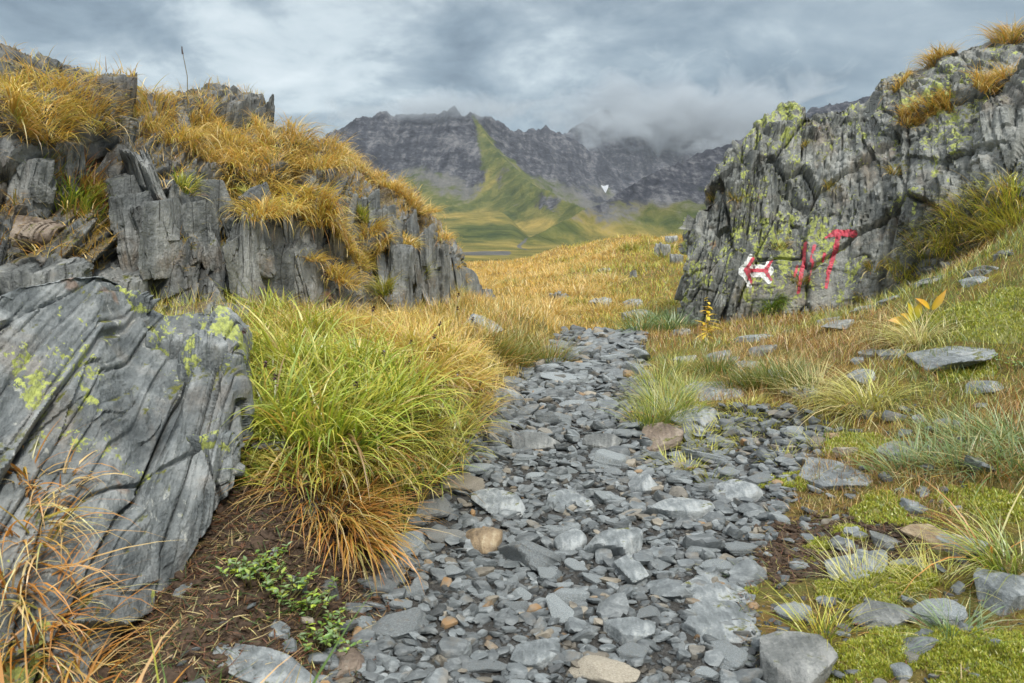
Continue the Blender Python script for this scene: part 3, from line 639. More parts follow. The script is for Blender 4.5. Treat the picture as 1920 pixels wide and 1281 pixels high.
hero('slate_slab', 'long grey slate block lying low in the path foreground', 'slab', 1180, 1190, 92, 46, M_SLAB, 39, th=.35, rz=-.2)
hero('slate_slab', 'angular blue-grey slate plate at the bottom of the path', 'slab', 1005, 1235, 100, 66, M_SLAB, 40, th=.3, rz=-.5)
hero('slate_slab', 'pale slate plate with a diagonal top edge right of the path', 'slab', 1600, 1070, 120, 56, M_SLAB, 41, th=.16, rz=.5)
hero('slate_shard', 'dark flat slate shard lying above the bright moss', 'shard', 1650, 1160, 104, 36, M_BLOCK, 42, th=.25)
hero('stone', 'orange-brown stone among grey stones on the mossy verge', 'stone', 1742, 1012, 62, 42, M_OCHRE, 43, th=.35)
hero('slate_shard', 'grey slate shard standing beside the orange-brown stone', 'shard', 1662, 1018, 44, 52, M_BLOCK, 44, th=.4, ry=.4)
hero('stone', 'pale flat stone right of the orange-brown stone', 'stone', 1806, 1028, 60, 34, M_SLAB, 45, th=.35)
hero('stone', 'broad grey block with a yellowish face at the right edge of the verge', 'stone', 1880, 1122, 92, 56, M_SLAB, 46, th=.5, sides=5)
hero('boulder', 'large grey block with a rounded top at the bottom of the right verge', 'boulder', 1478, 1256, 124, 88, M_BLOCK, 47, th=.5, rz=-.6, n=26)
hero('stone', 'small grey stone lying alone on bright green moss', 'stone', 1692, 1262, 38, 28, M_SLAB, 48, th=.6, round_=.2)
hero('slate_slab', 'long pale slab with a brown end in the turf of the right slope', 'slab', 1765, 670, 116, 26, M_SLAB, 49, th=.16, rz=.25, sink=.5)
hero('slate_shard', 'pointed pale shard in the dry turf below the long pale slab', 'shard', 1617, 710, 48, 26, M_SLAB, 50, th=.3)
hero('slate_shard', 'small pale slab half hidden in the turf of the upper right slope', 'shard', 1842, 732, 52, 20, M_SLAB, 51, th=.3)
hero('slate_shard', 'narrow pale shard under the arching pale tussock', 'shard', 1672, 668, 48, 16, M_SLAB, 52, th=.3)
hero('slate_shard', 'flat grey slab with white glints behind the bluish grass tuft', 'shard', 1685, 845, 70, 30, M_SLAB, 53, th=.2)
hero('slate_slab', 'broad dark slate slab at the bottom left corner of the path', 'slab', 500, 1268, 230, 62, M_SLAB, 54, th=.15, n=26)
hero('stone', 'brownish stone standing on end at the left foot of the path', 'stone', 652, 1250, 56, 74, M_BROWN, 55, th=.5)
hero('slate_shard', 'small bluish shard on the brown soil near the boulder', 'shard', 345, 1112, 46, 22, M_SLAB, 56, th=.3)
hero('slate_shard', 'small bluish shard on the dark soil above the bottom slab', 'shard', 520, 1186, 44, 24, M_SLAB, 57, th=.3)
hero('slate_shard', 'dark thin shard on top of the bare soil bank', 'shard', 578, 955, 34, 14, M_BLOCK, 58, th=.3)
hero('slate_shard', 'slate shard standing upright in the eroded soil bank', 'shard', 545, 1085, 46, 70, M_BLOCK, 59, flat=False, asp=.4, ry=.4)
hero('slate_shard', 'slate shard leaning in the hollow under the rusty tuft', 'shard', 610, 1098, 60, 66, M_BLOCK, 60, flat=False, asp=.4, ry=-.3)
hero('slate_shard', 'dark slate shard on the bare patch beside the lime green tussock', 'shard', 512, 832, 56, 20, M_BLOCK, 61, th=.25)
hero('slate_shard', 'long pale slate shard on the bank top where the crag ends', 'shard', 905, 612, 62, 18, M_SLAB, 62, th=.3, ry=.35, who='GL')
for k, (x, y, w, h, fl, lab) in enumerate([
    (1047, 562, 34, 30, False, 'upright grey rock split in two in the golden meadow'), (1128, 576, 42, 16, True, 'flat pale rock in the rusty grass beyond the path'),
    (1188, 577, 36, 14, True, 'flat pale rock below the grassy knoll beyond the path'), (1195, 606, 62, 16, True, 'long pale slab in the grass just beyond the end of the path'),
    (1242, 482, 26, 44, False, 'tall grey rock on the knoll beside the painted outcrop'), (1188, 520, 10, 18, False, 'small upright grey rock on the golden knoll'),
    (1268, 496, 20, 30, False, 'dark rock on the knoll close to the painted outcrop'), (1135, 514, 22, 12, True, 'pale rock low on the golden knoll'),
    (1262, 448, 22, 22, False, 'grey rock on the skyline of the golden knoll'), (1275, 632, 30, 10, True, 'small grey slab at the foot of the painted outcrop')]):
    hero('rock', lab, 'rock', x, y - (0 if not fl else 4), w * 1.15, h * 1.3, M_MEADOW, 200 + k, flat=fl, who='G', n=22, sink=.12, grain=.02)

# blocks of the left crag, each loose or free-standing enough to lift away
for k, (x, y, w, h, mt, lab, kw) in enumerate([
    (88, 522, 150, 120, M_BLOCK, 'smooth grey block with a rusty face on the shelf behind the lichened boulder', dict(asp=.8)),
    (205, 528, 130, 110, M_BLOCK, 'dark slanting block between the smooth grey block and the fins', dict(asp=.9, ry=.25)),
    (48, 432, 120, 64, M_BROWN, 'low brown boulder under the reddish tufts', dict(asp=.9, round_=.15)),
    (38, 330, 110, 120, M_BLOCK, 'broad grey block below the golden tussock high on the left', dict(asp=.7)),
    (118, 300, 84, 120, M_BLOCK, 'tall grey block with a rounded top on the upper crag', dict(asp=.8)),
    (60, 190, 84, 84, M_BLOCK, 'big grey block on the crag top nearest the camera', dict(asp=.8)),
    (222, 235, 62, 56, M_BLOCK, 'square dark block under the crest of the crag', dict(asp=.9)),
    (322, 215, 50, 50, M_BLOCK, 'dark finned block sticking out of the golden grass on the crest', dict(asp=.6)),
    (200, 190, 26, 40, M_BLOCK, 'small pointed rock on the skyline of the crag', dict(asp=.7)),
    (585, 255, 30, 40, M_BLOCK, 'small upright rock at the end of the golden crest', dict(asp=.7))]):
    hero('rock', lab, 'rock', x, y, w, h, mt, 300 + k, flat=False, who='L', n=44, sink=.25, sides=6, grain=.014, **kw)
for k, (x, y, w, h, lab) in enumerate([(170, 246, 60, 22, 'loose slate plate lying on the upper crag, upper of two'), (180, 268, 64, 20, 'dark loose slate plate lying on the upper crag, lower of two')]):
    hero('slate_shard', lab, 'shard', x, y, w, h, M_BLOCK, 330 + k, th=.16, ry=.25, rx=.2, who='L')
for k, (x, y, w, h, lab) in enumerate([(1755, 500, 60, 40, 'grey rock breaking through the turf below the lichened outcrop, leftmost of its row'), (1800, 488, 60, 46, 'grey rock in the turf between two smaller ones below the lichened outcrop'), (1850, 505, 80, 36, 'low wide grey rock in the turf near the right edge below the outcrop'),
                                       (1705, 530, 44, 30, 'small grey rock at the lower end of the outcrop foot'), (1900, 470, 60, 60, 'grey rock in dark grass at the right edge under the outcrop'), (1880, 575, 40, 22, 'small pale rock on the yellow moss of the upper right slope')]):
    hero('rock', lab, 'rock', x, y, w, h, M_BLOCK, 350 + k, flat=False, who='GR', n=30, sink=.45, grain=.012, asp=.8)
for k, (x, y, w, h, lab, kw) in enumerate([(318, 650, 80, 150, 'upright slate slab split from the top of the lichened boulder', dict(asp=.5, rz=.5)), (375, 660, 74, 150, 'tall slate slab with pale streaks beside the split one at the boulder edge', dict(asp=.5, rz=.4)),
                                        (424, 690, 46, 150, 'narrow brownish slate slab standing at the edge of the grass bank by the boulder', dict(asp=.6, rz=.3)), (250, 548, 80, 80, 'pointed slate slab on top of the lichened boulder', dict(asp=.4, ry=.2)),
                                        (405, 815, 90, 90, 'bulging smooth slate block low on the boulder beside the grass', dict(asp=.6, round_=.2))]):
    hero('slate_slab', lab, 'slab', x, y, w, h, M_BOULD, 380 + k, flat=False, who='B', n=48, sink=.35, grain=.012, sides=5, **kw)
for k, (x, y, w, h) in enumerate([(1452, 232, 34, 70), (1478, 228, 36, 76), (1504, 232, 30, 70), (1524, 240, 26, 60), (1428, 262, 30, 70), (1402, 290, 30, 80), (1372, 330, 30, 90), (1345, 365, 30, 90), (1322, 400, 30, 110), (1300, 450, 28, 120), (1292, 520, 24, 120), (1300, 590, 26, 90), (1335, 470, 30, 100), (1570, 225, 44, 60), (1600, 215, 40, 56), (1652, 175, 50, 60), (1700, 150, 60, 50), (1330, 560, 28, 90)]):
    hero('slate_fin', 'upright lichened slate fin along the broken left edge of the painted outcrop' if x < 1540 else 'grey slate block on the skyline of the painted outcrop', 'rock fin' if x < 1540 else 'rock', x, y, w, h, M_RIGHT, 410 + k,
         group='fins of the painted outcrop' if x < 1540 else 'skyline blocks of the painted outcrop', flat=False, who='R', n=34, sink=.5, grain=.012, sides=5, asp=1.1, ry=.22 + .06 * math.sin(k * 2.3), rz=.5 * math.sin(k * 1.7))
# upright fins standing free along the crag, each a slab of slate
fin_px = [q for q in [(445, 545), (470, 560), (500, 548), (530, 560), (560, 552), (590, 565), (615, 556), (640, 570), (665, 560), (690, 578), (715, 566), (735, 585), (760, 575), (785, 590), (805, 580), (830, 598), (855, 592), (880, 604), (905, 600), (930, 606),
          (455, 450), (490, 440), (520, 455), (610, 470), (640, 500), (670, 470), (700, 490), (725, 470), (745, 500), (765, 480), (790, 510), (815, 530), (690, 420), (715, 430), (740, 440), (765, 440), (785, 450), (800, 470), (250, 470), (285, 460), (320, 470), (355, 455), (390, 470), (330, 420), (370, 410), (280, 400), (240, 420)] if q[0] < 600]
for k, (x, y) in enumerate(fin_px):
    h_ = hit(x, y, 'L')
    if h_ is None: continue
    r_ = np.random.default_rng(700 + k); P = h_[0]; ht = r_.uniform(.14, .34) * (1.15 if y > 530 else .8); wd = r_.uniform(.03, .075); dp = r_.uniform(.10, .22)
    V, Fc = poly_rock(700 + k, (wd, dp, ht), n=30, sides=5, chips=5, rough=.03, slab=False, layers=.05)
    V = V + V / np.linalg.norm(V, axis=1, keepdims=True) * (slate(V + k, .03, .16, 700 + k, .010, .012, .012, .006) + slate(V + k, .013, .08, 800 + k, .004, .004, .004, .003))[:, None]
    V = rot_to(V, r_.normal(.10, .10), r_.normal(-.10, .09), r_.normal(-.25, .35))
    me = fastmesh('slate_fin', V, Fc, M_LEFT_FIN); sharpen(me, 28)
    lab = 'upright slate fin at the grassy foot of the crag' if y > 530 else 'upright slate fin half way up the crag face'
    link('slate_fin', me, label=lab, cat='rock fin', group='slate fins at the crag foot' if y > 530 else 'slate fins on the crag face', loc=P + np.array([0, .06, ht * .30]))

rg_f = np.random.default_rng(21)
for i in range(46):
    x = 450 + i * 10.0 + rg_f.normal(0, 5); by = np.interp(x, [455, 600, 740, 850, 940], [562, 570, 592, 606, 604]); cy = np.interp(x, [455, 600, 680, 740, 805, 850, 900, 940], [400, 345, 330, 372, 415, 485, 548, 582])
    hh = (by - cy) * rg_f.uniform(.34, .98); y = by - hh / 2 - (by - cy - hh) * rg_f.random() ** 1.3; w = rg_f.uniform(14, 30)
    hero('slate_fin', 'thin upright slate fin in the row that falls along the crag towards the path', 'rock fin', x, y, w, hh, M_LEFT_FIN, 1200 + i, group='fins of the crag falling towards the path', flat=False, who='L', n=36, sink=.05, grain=.012, sides=5, asp=3.2, ry=-.13 + rg_f.normal(0, .10), rx=-.12, rz=rg_f.normal(-.15, .3))
for k, (x, y, w, h, Y_) in enumerate([(838, 520, 36, 130, 7.5), (858, 535, 34, 120, 7.7), (876, 552, 34, 100, 7.9), (893, 566, 32, 80, 8.1), (910, 576, 32, 64, 8.25), (926, 586, 30, 48, 8.4), (942, 592, 26, 34, 8.5), (905, 600, 30, 36, 8.0), (822, 500, 30, 140, 7.4)]):
    hero('slate_fin', 'low slate fin at the tapering end of the crag by the path', 'rock fin', x, y, w, h, M_LEFT_FIN, 1300 + k, group='fins at the tapering end of the crag', flat=False, Yat=Y_, n=34, sink=.05, grain=.012, sides=5, asp=2.6, ry=-.16 + .05 * math.sin(3 * k), rx=-.15, rz=-.15 + .3 * math.sin(k * 2.1))
rg_e = np.random.default_rng(91)
for k in range(26):
    y = rg_e.uniform(2.5, 6.2); x = xr(y) + rg_e.uniform(.25, .5 + .32 * y); p_ = proj(np.array([x, y, float(ground_z(x, y))]))
    if p_[0] > 1900: continue
    w = rg_e.uniform(20, 52); hero('slate_shard', 'grey slate embedded in the turf of the right slope', 'shard', p_[0], p_[1], w, w * rg_e.uniform(.22, .42), M_SLAB if rg_e.random() < .6 else M_MEADOW, 1400 + k, th=.3, group='slates embedded in the right turf', n=16, sink=.30, who='G', rz=rg_e.uniform(-.5, .8))
# ordinary stones: many slate shards, each an object of its own; several dozen shapes shared between them
protos = []
for k in range(44):
    r_ = np.random.default_rng(500 + k); el = r_.uniform(.55, .95); th = r_.uniform(.13, .36)
    V, Fc = poly_rock(500 + k, (1, el, th), n=11, sides=int(r_.integers(5, 8)), chips=5, rough=.035, round_=.12 if k % 7 == 0 else 0.0, layers=.06)
    protos.append((V, Fc, el, th))
def inside_path(x, y, m=0.0):
    return (x > xl(y) + m) & (x < xr(y) - m) & (y < 7.0)
cands = []
tries = 0
while len(cands) < 268 and tries < 60000:
    tries += 1
    y = 1.30 * (6.9 / 1.30) ** rng.random(); x = rng.uniform(-.6, 1.7)
    verge = rng.random() < .10
    if verge:
        if not (0.05 < x - xr(y) < .55 and y < 3.2): continue
    elif not inside_path(x, y, -.03): continue
    a = rng.choice([.022, .032, .044, .060, .085], p=[.24, .26, .22, .17, .11]) * rng.uniform(.85, 1.15) * np.interp(y, [1.4, 3, 6], [.95, 1.3, 1.8])
    if verge: a *= .8
    if any(abs(x - t[0]) < (a + t[2]) * .80 and abs(y - t[1]) < (a * .8 + t[3]) * .80 for t in taken): continue
    taken.append((x, y, a, a * .75)); cands.append((x, y, a, verge))
meshes = {}
for i, (x, y, a, verge) in enumerate(cands):
    k = int(rng.integers(0, len(protos))); V, Fc, el, th = protos[k]
    if k not in meshes:
        meshes[k] = fastmesh('slate_stone', V, Fc, M_STONE); sharpen(meshes[k], 30)
    if verge: lab, grp = 'loose grey slate stone in the moss and soil of the right verge', 'stones of the right verge'
    elif y < 1.95: lab, grp = 'loose grey slate stone in the nearest stretch of the path', 'stones of the near path'
    elif x > xr0(y) + .02: lab, grp = 'loose grey slate stone in the side spill of scree right of the path', 'stones of the side scree'
    elif y < 3.3: lab, grp = 'loose grey slate stone on the path before the low step', 'stones of the path before the step'
    else: lab, grp = 'loose grey slate stone on the narrowing path beyond the low step', 'stones of the path beyond the step'
    o = link('slate_stone', meshes[k], label=lab, cat='stone', group=grp)
    s = a; tl = .13 if rng.random() < .8 else .42
    o.scale = (s, s * rng.uniform(.85, 1.1), s * rng.uniform(.8, 1.25))
    o.rotation_euler = (rng.normal(0, tl), rng.normal(0, tl), rng.normal(0, .5) + (math.pi if rng.random() < .5 else 0))
    o.location = (x, y, float(ground_z(x, y)) + a * th * .34 + .003)
# everything smaller: one spread of loose gravel and chips
small = []
for k in range(26):
    r_ = np.random.default_rng(900 + k)
    V, Fc = poly_rock(900 + k, (1, r_.uniform(.5, .95), r_.uniform(.22, .5)), n=5, sides=int(r_.integers(4, 7)), chips=3, rough=.05)
    small.append((V, Fc))
def scatter_gravel(name, xs, ys, sizes, seed, label, lift=.25, mat=None):
    rg = np.random.default_rng(seed); zs = ground_z(xs, ys); Vs, Fs, Rn, k0 = [], [], [], 0
    kk = rg.integers(0, len(small), len(xs))
    for j in range(len(small)):
        m = np.where(kk == j)[0]
        if not len(m): continue
        V, Fc = small[j]; n = len(m)
        rz, tx, ty = rg.normal(0, .7, n) + math.pi * (rg.random(n) < .5), rg.normal(0, .28, n), rg.normal(0, .28, n)
        Q = np.repeat(V[None], n, 0) * sizes[m][:, None, None]
        c, s = np.cos(tx)[:, None], np.sin(tx)[:, None]; Q = np.stack([Q[..., 0], c * Q[..., 1] - s * Q[..., 2], s * Q[..., 1] + c * Q[..., 2]], -1)
        c, s = np.cos(ty)[:, None], np.sin(ty)[:, None]; Q = np.stack([c * Q[..., 0] + s * Q[..., 2], Q[..., 1], -s * Q[..., 0] + c * Q[..., 2]], -1)
        c, s = np.cos(rz)[:, None], np.sin(rz)[:, None]; Q = np.stack([c * Q[..., 0] - s * Q[..., 1], s * Q[..., 0] + c * Q[..., 1], Q[..., 2]], -1)
        Q = Q + np.stack([xs[m], ys[m], zs[m] + sizes[m] * lift], -1)[:, None]
        Vs.append(Q.reshape(-1, 3)); Fs.append((Fc[None] + (k0 + np.arange(n) * len(V))[:, None, None]).reshape(-1, 4)); k0 += n * len(V)
        Rn.append(np.repeat(rg.random(n), len(V)))
    me = fastmesh(name, np.concatenate(Vs), np.concatenate(Fs), mat or M_GRAVEL, attrs={'rnd': np.concatenate(Rn)}); sharpen(me, 35)
    return link(name, me, kind='stuff', label=label, cat='gravel')
def sample_path(n, seed, margin=-.04, ylo=1.2, yhi=7.05, pow_=1.0):
    rg = np.random.default_rng(seed); X, Yy = [], []
    while len(X) < n:
        y = ylo * (yhi / ylo) ** rg.random(4000); x = rg.uniform(-.7, 1.75, 4000)
        k = inside_path(x, y, margin) | ((rg.random(4000) < .16) & (x - xr(y) > 0) & (x - xr(y) < .7) & (y < 3.4)) | ((rg.random(4000) < .05) & (xl(y) - x > 0) & (xl(y) - x < .5) & (y < 2.1))
        X += list(x[k]); Yy += list(y[k])
    return np.array(X[:n]), np.array(Yy[:n])
gx, gy = sample_path(3400, 31); gs = rng.lognormal(math.log(.021), .28, 3400) * np.interp(gy, [1.3, 3, 6.5], [.85, 1.15, 2.2])
scatter_gravel('slate_chips', gx, gy, gs, 32, 'countless thin grey slate chips covering the path between larger stones')
gx, gy = sample_path(9000, 33); gs = rng.lognormal(math.log(.0085), .35, 9000) * np.interp(gy, [1.3, 3, 6.5], [.9, 1.2, 2.4])
scatter_gravel('gravel', gx, gy, gs, 34, 'fine dark slate gravel and grit between the path stones', .1, M_GRIT)
# ------------------------------------------------------------------ grass
PAL = {'lime': (.33, .43, .04), 'yellowgreen': (.55, .54, .075), 'gold': (.66, .45, .10), 'amber': (.62, .35, .065), 'straw': (.70, .58, .27), 'rust': (.42, .19, .05), 'redbrown': (.22, .085, .04),
       'green': (.12, .22, .035), 'bluegreen': (.22, .31, .14), 'dark': (.06, .10, .02), 'olive': (.28, .27, .05), 'pale': (.55, .53, .22), 'brown': (.28, .17, .07), 'orange': (.62, .28, .05)}
for k in PAL: PAL[k] = np.array(PAL[k])
def pick(rg, spec, n):
    names = list(spec); p = np.array([spec[k] for k in names], float); p /= p.sum()
    c = np.stack([PAL[k] for k in names])[rg.choice(len(names), n, p=p)]
    return np.clip(c * rg.uniform(.72, 1.25, (n, 1)) * (1 + rg.normal(0, .05, (n, 3))), .01, .85)
def blades(P, az, L, w, th0, kap, c0, c1, seg=3, rg=None, up=None):
    """curved, tapering blades rooted at P: a strip of quads that ends in a point"""
    n = len(P); dx = np.stack([np.cos(az), np.sin(az), np.zeros(n)], -1); tw = az + rg.uniform(-.9, .9, n) + math.pi / 2
    side = np.stack([np.cos(tw), np.sin(tw), rg.normal(0, .2, n)], -1); U = np.array([0, 0, 1.0])
    pos = P.copy(); Vs, Cs = [], []
    for j in range(seg + 1):
        s = j / seg; ww = w * (1 - s ** 1.6) * .5
        col = c0 + (c1 - c0) * s
        if j < seg:
            Vs += [pos - side * ww[:, None], pos + side * ww[:, None]]; Cs += [col, col]
        else: Vs.append(pos); Cs.append(col)
        a = th0 + kap * (j + .5) / seg
        pos = pos + (L / seg)[:, None] * (np.sin(a)[:, None] * dx + np.cos(a)[:, None] * U)
    m = 2 * seg + 1; V = np.stack(Vs, 1).reshape(-1, 3); C = np.stack(Cs, 1).reshape(-1, 3)
    base = (np.arange(n) * m)[:, None]; T = []
    for j in range(seg - 1):
        a, b, c, d = 2 * j, 2 * j + 1, 2 * j + 3, 2 * j + 2; T += [[a, b, c], [a, c, d]]
    T.append([2 * seg - 2, 2 * seg - 1, 2 * seg]); T = np.array(T)
    return V, (base[:, :, None] + T[None]).reshape(-1, 3), C
class Bag:
    def __init__(s): s.V, s.F, s.C, s.n = [], [], [], 0
    def add(s, t): V, Fc, C = t; s.V.append(V); s.F.append(Fc + s.n); s.C.append(C); s.n += len(V)
    def mesh(s, name, mat=None, origin=None):
        V = np.concatenate(s.V)
        if origin is not None: V = V - origin
        return fastmesh(name, V, np.concatenate(s.F), mat or M_BLADE, col=np.concatenate(s.C))
def tuft_blades(rg, c, nrm, n, L, rad, spec, tip=None, w=.0035, lean=(0, .9), droop=(.4, 1.6), down=None, downw=0., seg=4, Ls=.34, dead=.12, comb=.8):
    """n blades springing from a small patch, leaning outwards and drooping"""
    r = rad * np.sqrt(rg.random(n)); a = rg.uniform(0, 2 * math.pi, n)
    t1 = np.cross(nrm, [0.3, 1, .2]); t1 /= np.linalg.norm(t1); t2 = np.cross(nrm, t1)
    P = c + (r * np.cos(a))[:, None] * t1 + (r * np.sin(a))[:, None] * t2 - .01 * np.asarray(nrm)
    out = P - c; az = np.arctan2(out[:, 1], out[:, 0]) + rg.normal(0, .55, n)
    if down is not None:
        dv = np.stack([np.cos(az), np.sin(az)], -1) + downw * np.asarray(down)[None, :2]; az = np.arctan2(dv[:, 1], dv[:, 0])
    cb = rg.uniform(0, 6.283); az = np.arctan2(np.sin(az) + comb * math.sin(cb) * rg.random(n), np.cos(az) + comb * math.cos(cb) * rg.random(n))
    th = lean[0] + (lean[1] - lean[0]) * (r / rad) * rg.uniform(.5, 1.1, n)
    c0 = pick(rg, spec, n); c1 = c0 * .35 + .65 * pick(rg, tip or spec, n)
    dd = rg.random(n) < dead; dc = pick(rg, {'straw': 3, 'brown': 3, 'gold': 2, 'rust': 1}, n); c0 = np.where(dd[:, None], dc, c0); c1 = np.where(dd[:, None], dc * 1.1, c1); th = np.where(dd, th + rg.uniform(.2, .9, n), th)
    L = L * rg.uniform(.72, 1.12)
    return blades(P, az, L * np.clip(rg.normal(1, Ls, n), .35, 1.6), w * rg.uniform(.7, 1.3, n), th, rg.uniform(*droop, n), c0, c1, seg, rg)
TSEED = [1000]
def tussock(px, py, n, L, rad, spec, label, tip=None, group=None, who='GRLB', name='grass_tussock', mat=None, at_=None, nrm=None, push=0., **kw):
    TSEED[0] += 1; rg = np.random.default_rng(TSEED[0])
    if at_ is None:
        h = hit(px, py, who)
        if h is None: return
        c, nr = h[0], h[1]
    else: c, nr = np.array(at_, float), np.array([0, 0, 1.])
    if push: c = c + push * (CAMP - c) / np.linalg.norm(CAMP - c)
    if nrm is not None: nr = np.array(nrm, float)
    dn = nr[:2] if np.hypot(*nr[:2]) > .2 else None
    nn = nr + np.array([0, 0, .6]); nn /= np.linalg.norm(nn)
    b = Bag(); b.add(tuft_blades(rg, c, nn, n, L, rad, spec, tip, down=dn, downw=.9 if dn is not None else 0, **kw))
    return link(name, b.mesh(name, mat, c), label=label, cat='grass tussock', group=group, loc=c)

GOLD = {'gold': 6, 'amber': 1.6, 'straw': 2.6, 'yellowgreen': .8, 'olive': .5}; GOLDT = {'gold': 5, 'straw': 3, 'amber': 1.4}
crest = [(15, 165, .2), (95, 188, .2), (150, 192, .2), (185, 205, .16), (285, 200, .17), (350, 215, .18), (400, 228, .2), (450, 245, .2), (500, 260, .2), (560, 272, .2), (610, 285, .18), (650, 290, .17), (675, 300, .17)]
for x, y, L in crest:
    tussock(x, y, 400, L * .74, .14, {**GOLD, 'olive': 1.5, 'yellowgreen': 1.5}, 'golden tussock of fine curling grass along the crest of the finned crag', GOLDT, 'golden tussocks along the crag crest', 'L', Ls=.45, comb=1.1, lean=(0, 1.1), droop=(.6, 2.0), w=.0046)
hang = [(295, 240, .22), (330, 262, .22), (365, 268, .2), (405, 262, .2), (440, 275, .22), (480, 285, .22), (520, 285, .22), (560, 295, .22), (440, 305, .2), (475, 320, .2), (590, 310, .2), (630, 300, .17), (400, 300, .18), (355, 245, .2), (520, 315, .18), (450, 345, .16)]
for x, y, L in hang:
    tussock(x, y, 400, L * .74, .14, {**GOLD, 'olive': 1.5, 'yellowgreen': 1.5}, 'golden tussock hanging over the steep upper part of the finned crag', GOLDT, 'golden tussocks hanging over the crag', 'L', Ls=.45, comb=1.1, lean=(.2, 1.2), droop=(.8, 2.1), w=.0046)
ledge = [(490, 395, .14), (530, 400, .16), (690, 430, .13), (720, 470, .12), (760, 450, .12), (645, 520, .12), (575, 480, .12), (560, 385, .18), (595, 395, .2), (620, 415, .18), (645, 445, .16), (672, 480, .14), (45, 215, .2), (85, 225, .16)]
for x, y, L in ledge:
    tussock(x, y, 480, L, .11, GOLD, 'yellow tussock on a ledge half way up the finned crag', {'gold': 4, 'yellowgreen': 3}, 'yellow tussocks on the crag ledges', 'L', push=.20, lean=(.2, 1.1), droop=(.7, 2.0), w=.0045)
for x, y, L in [(700, 330, .13), (735, 352, .13), (755, 368, .16), (778, 385, .16), (798, 398, .12), (820, 445, .12), (840, 500, .14), (855, 530, .12)]:
    tussock(x, y, 300, L, .12, GOLD, 'small golden tuft on the far lower end of the finned crag', GOLDT, 'golden tufts on the far end of the crag', 'L', push=.20, lean=(.1, 1.1), droop=(.5, 1.9), w=.0055)
for x, y, L in [(785, 520, .18), (720, 545, .16), (860, 555, .16), (350, 350, .12), (680, 405, .12), (470, 380, .12)]:
    tussock(x, y, 200, L, .06, {'green': 3, 'yellowgreen': 3, 'olive': 2}, 'small green tuft growing from a crack of the finned crag', {'yellowgreen': 3, 'gold': 1}, 'green tufts in the crag cracks', 'L', push=.20, lean=(.1, 1.0), droop=(.4, 1.4), w=.005)
for x, y, sp in [(60, 330, 'r'), (100, 350, 'g'), (150, 345, 'r'), (185, 370, 'r'), (215, 390, 'r'), (165, 395, 'g'), (120, 385, 'g'), (240, 400, 'r')]:
    tussock(x, y, 130, .15, .10, {'rust': 3, 'redbrown': 2, 'gold': 2, 'olive': 1} if sp == 'r' else {'lime': 3, 'green': 3, 'yellowgreen': 2},
            'reddish dry tuft on the shelf among grey blocks of the crag' if sp == 'r' else 'green rushy tuft on the shelf among grey blocks of the crag', None, 'reddish tufts on the block shelf' if sp == 'r' else 'green tufts on the block shelf', 'L', lean=(.1, .9), droop=(.2, 1.1), w=.006)
# the long-bladed bank left of the path
LIME = {'lime': 5, 'yellowgreen': 4, 'green': 2, 'gold': .7}
for x, y, n, L in [(540, 655, 700, .30), (520, 745, 650, .30), (600, 700, 800, .34), (585, 775, 650, .30), (660, 660, 800, .32), (680, 745, 800, .34), (630, 800, 650, .28), (740, 720, 700, .32), (470, 640, 350, .24), (560, 590, 600, .28), (500, 560, 500, .26)]:
    tussock(x + 8 * math.sin(x), y + 30, int(n * .48), L * .78, .15, LIME, 'lime green long-bladed tussock in the middle of the bank left of the path', {'yellowgreen': 5, 'lime': 3, 'gold': 1}, 'lime green tussocks of the bank', 'G', nrm=(0, -.1, 1), comb=1.3, lean=(0, 1.05), droop=(.5, 2.0), w=.0078, seg=6)
for x, y, n, L in [(640, 600, 700, .26), (700, 620, 700, .26), (760, 630, 700, .26), (820, 640, 700, .24), (860, 650, 700, .22), (790, 680, 700, .28), (850, 700, 700, .26), (735, 590, 600, .22), (800, 605, 600, .2), (880, 680, 500, .2), (870, 740, 500, .24)]:
    tussock(x, y + 20, int(n * .6), L * .72, .15, {'gold': 5, 'yellowgreen': 4, 'straw': 2}, 'golden long-bladed tussock on the upper right of the bank left of the path', {'gold': 5, 'straw': 2, 'amber': 1}, 'golden tussocks of the bank', 'G', nrm=(0, -.1, 1), comb=1.3, lean=(0, 1.1), droop=(.6, 2.0), w=.0058, seg=5)
for x, y, n, L in [(800, 775, 600, .28), (845, 800, 500, .26), (760, 820, 600, .28), (700, 850, 600, .28), (820, 850, 500, .24), (640, 870, 600, .24), (580, 860, 400, .2), (700, 900, 450, .24), (770, 890, 450, .24), (540, 880, 250, .15)]:
    tussock(x, y, int(n * .6), L * .66, .13, {'olive': 4, 'yellowgreen': 3, 'green': 3, 'rust': 1.5}, 'olive green tussock with reddish blades on the lower edge of the bank', {'yellowgreen': 3, 'green': 1, 'gold': 2}, 'olive tussocks of the lower bank', 'G', nrm=(0, -.1, 1), comb=1.3, lean=(.1, 1.2), droop=(.5, 1.9), w=.0056, seg=5)
tussock(655, 980, 330, .22, .10, {'rust': 4, 'orange': 3, 'olive': 3, 'gold': 2}, 'rusty orange tuft drooping over the hollow in the eroded bank', {'orange': 4, 'gold': 3, 'rust': 2}, who='G', lean=(.4, 1.3), droop=(.7, 2.1), w=.0055, seg=5)
tussock(620, 930, 500, .2, .12, {'rust': 3, 'olive': 3, 'brown': 2}, 'short reddish tuft on top of the eroded bank above the drooping one', {'orange': 3, 'gold': 2}, who='G', lean=(.2, 1.2), droop=(.5, 1.7), w=.004, seg=4)
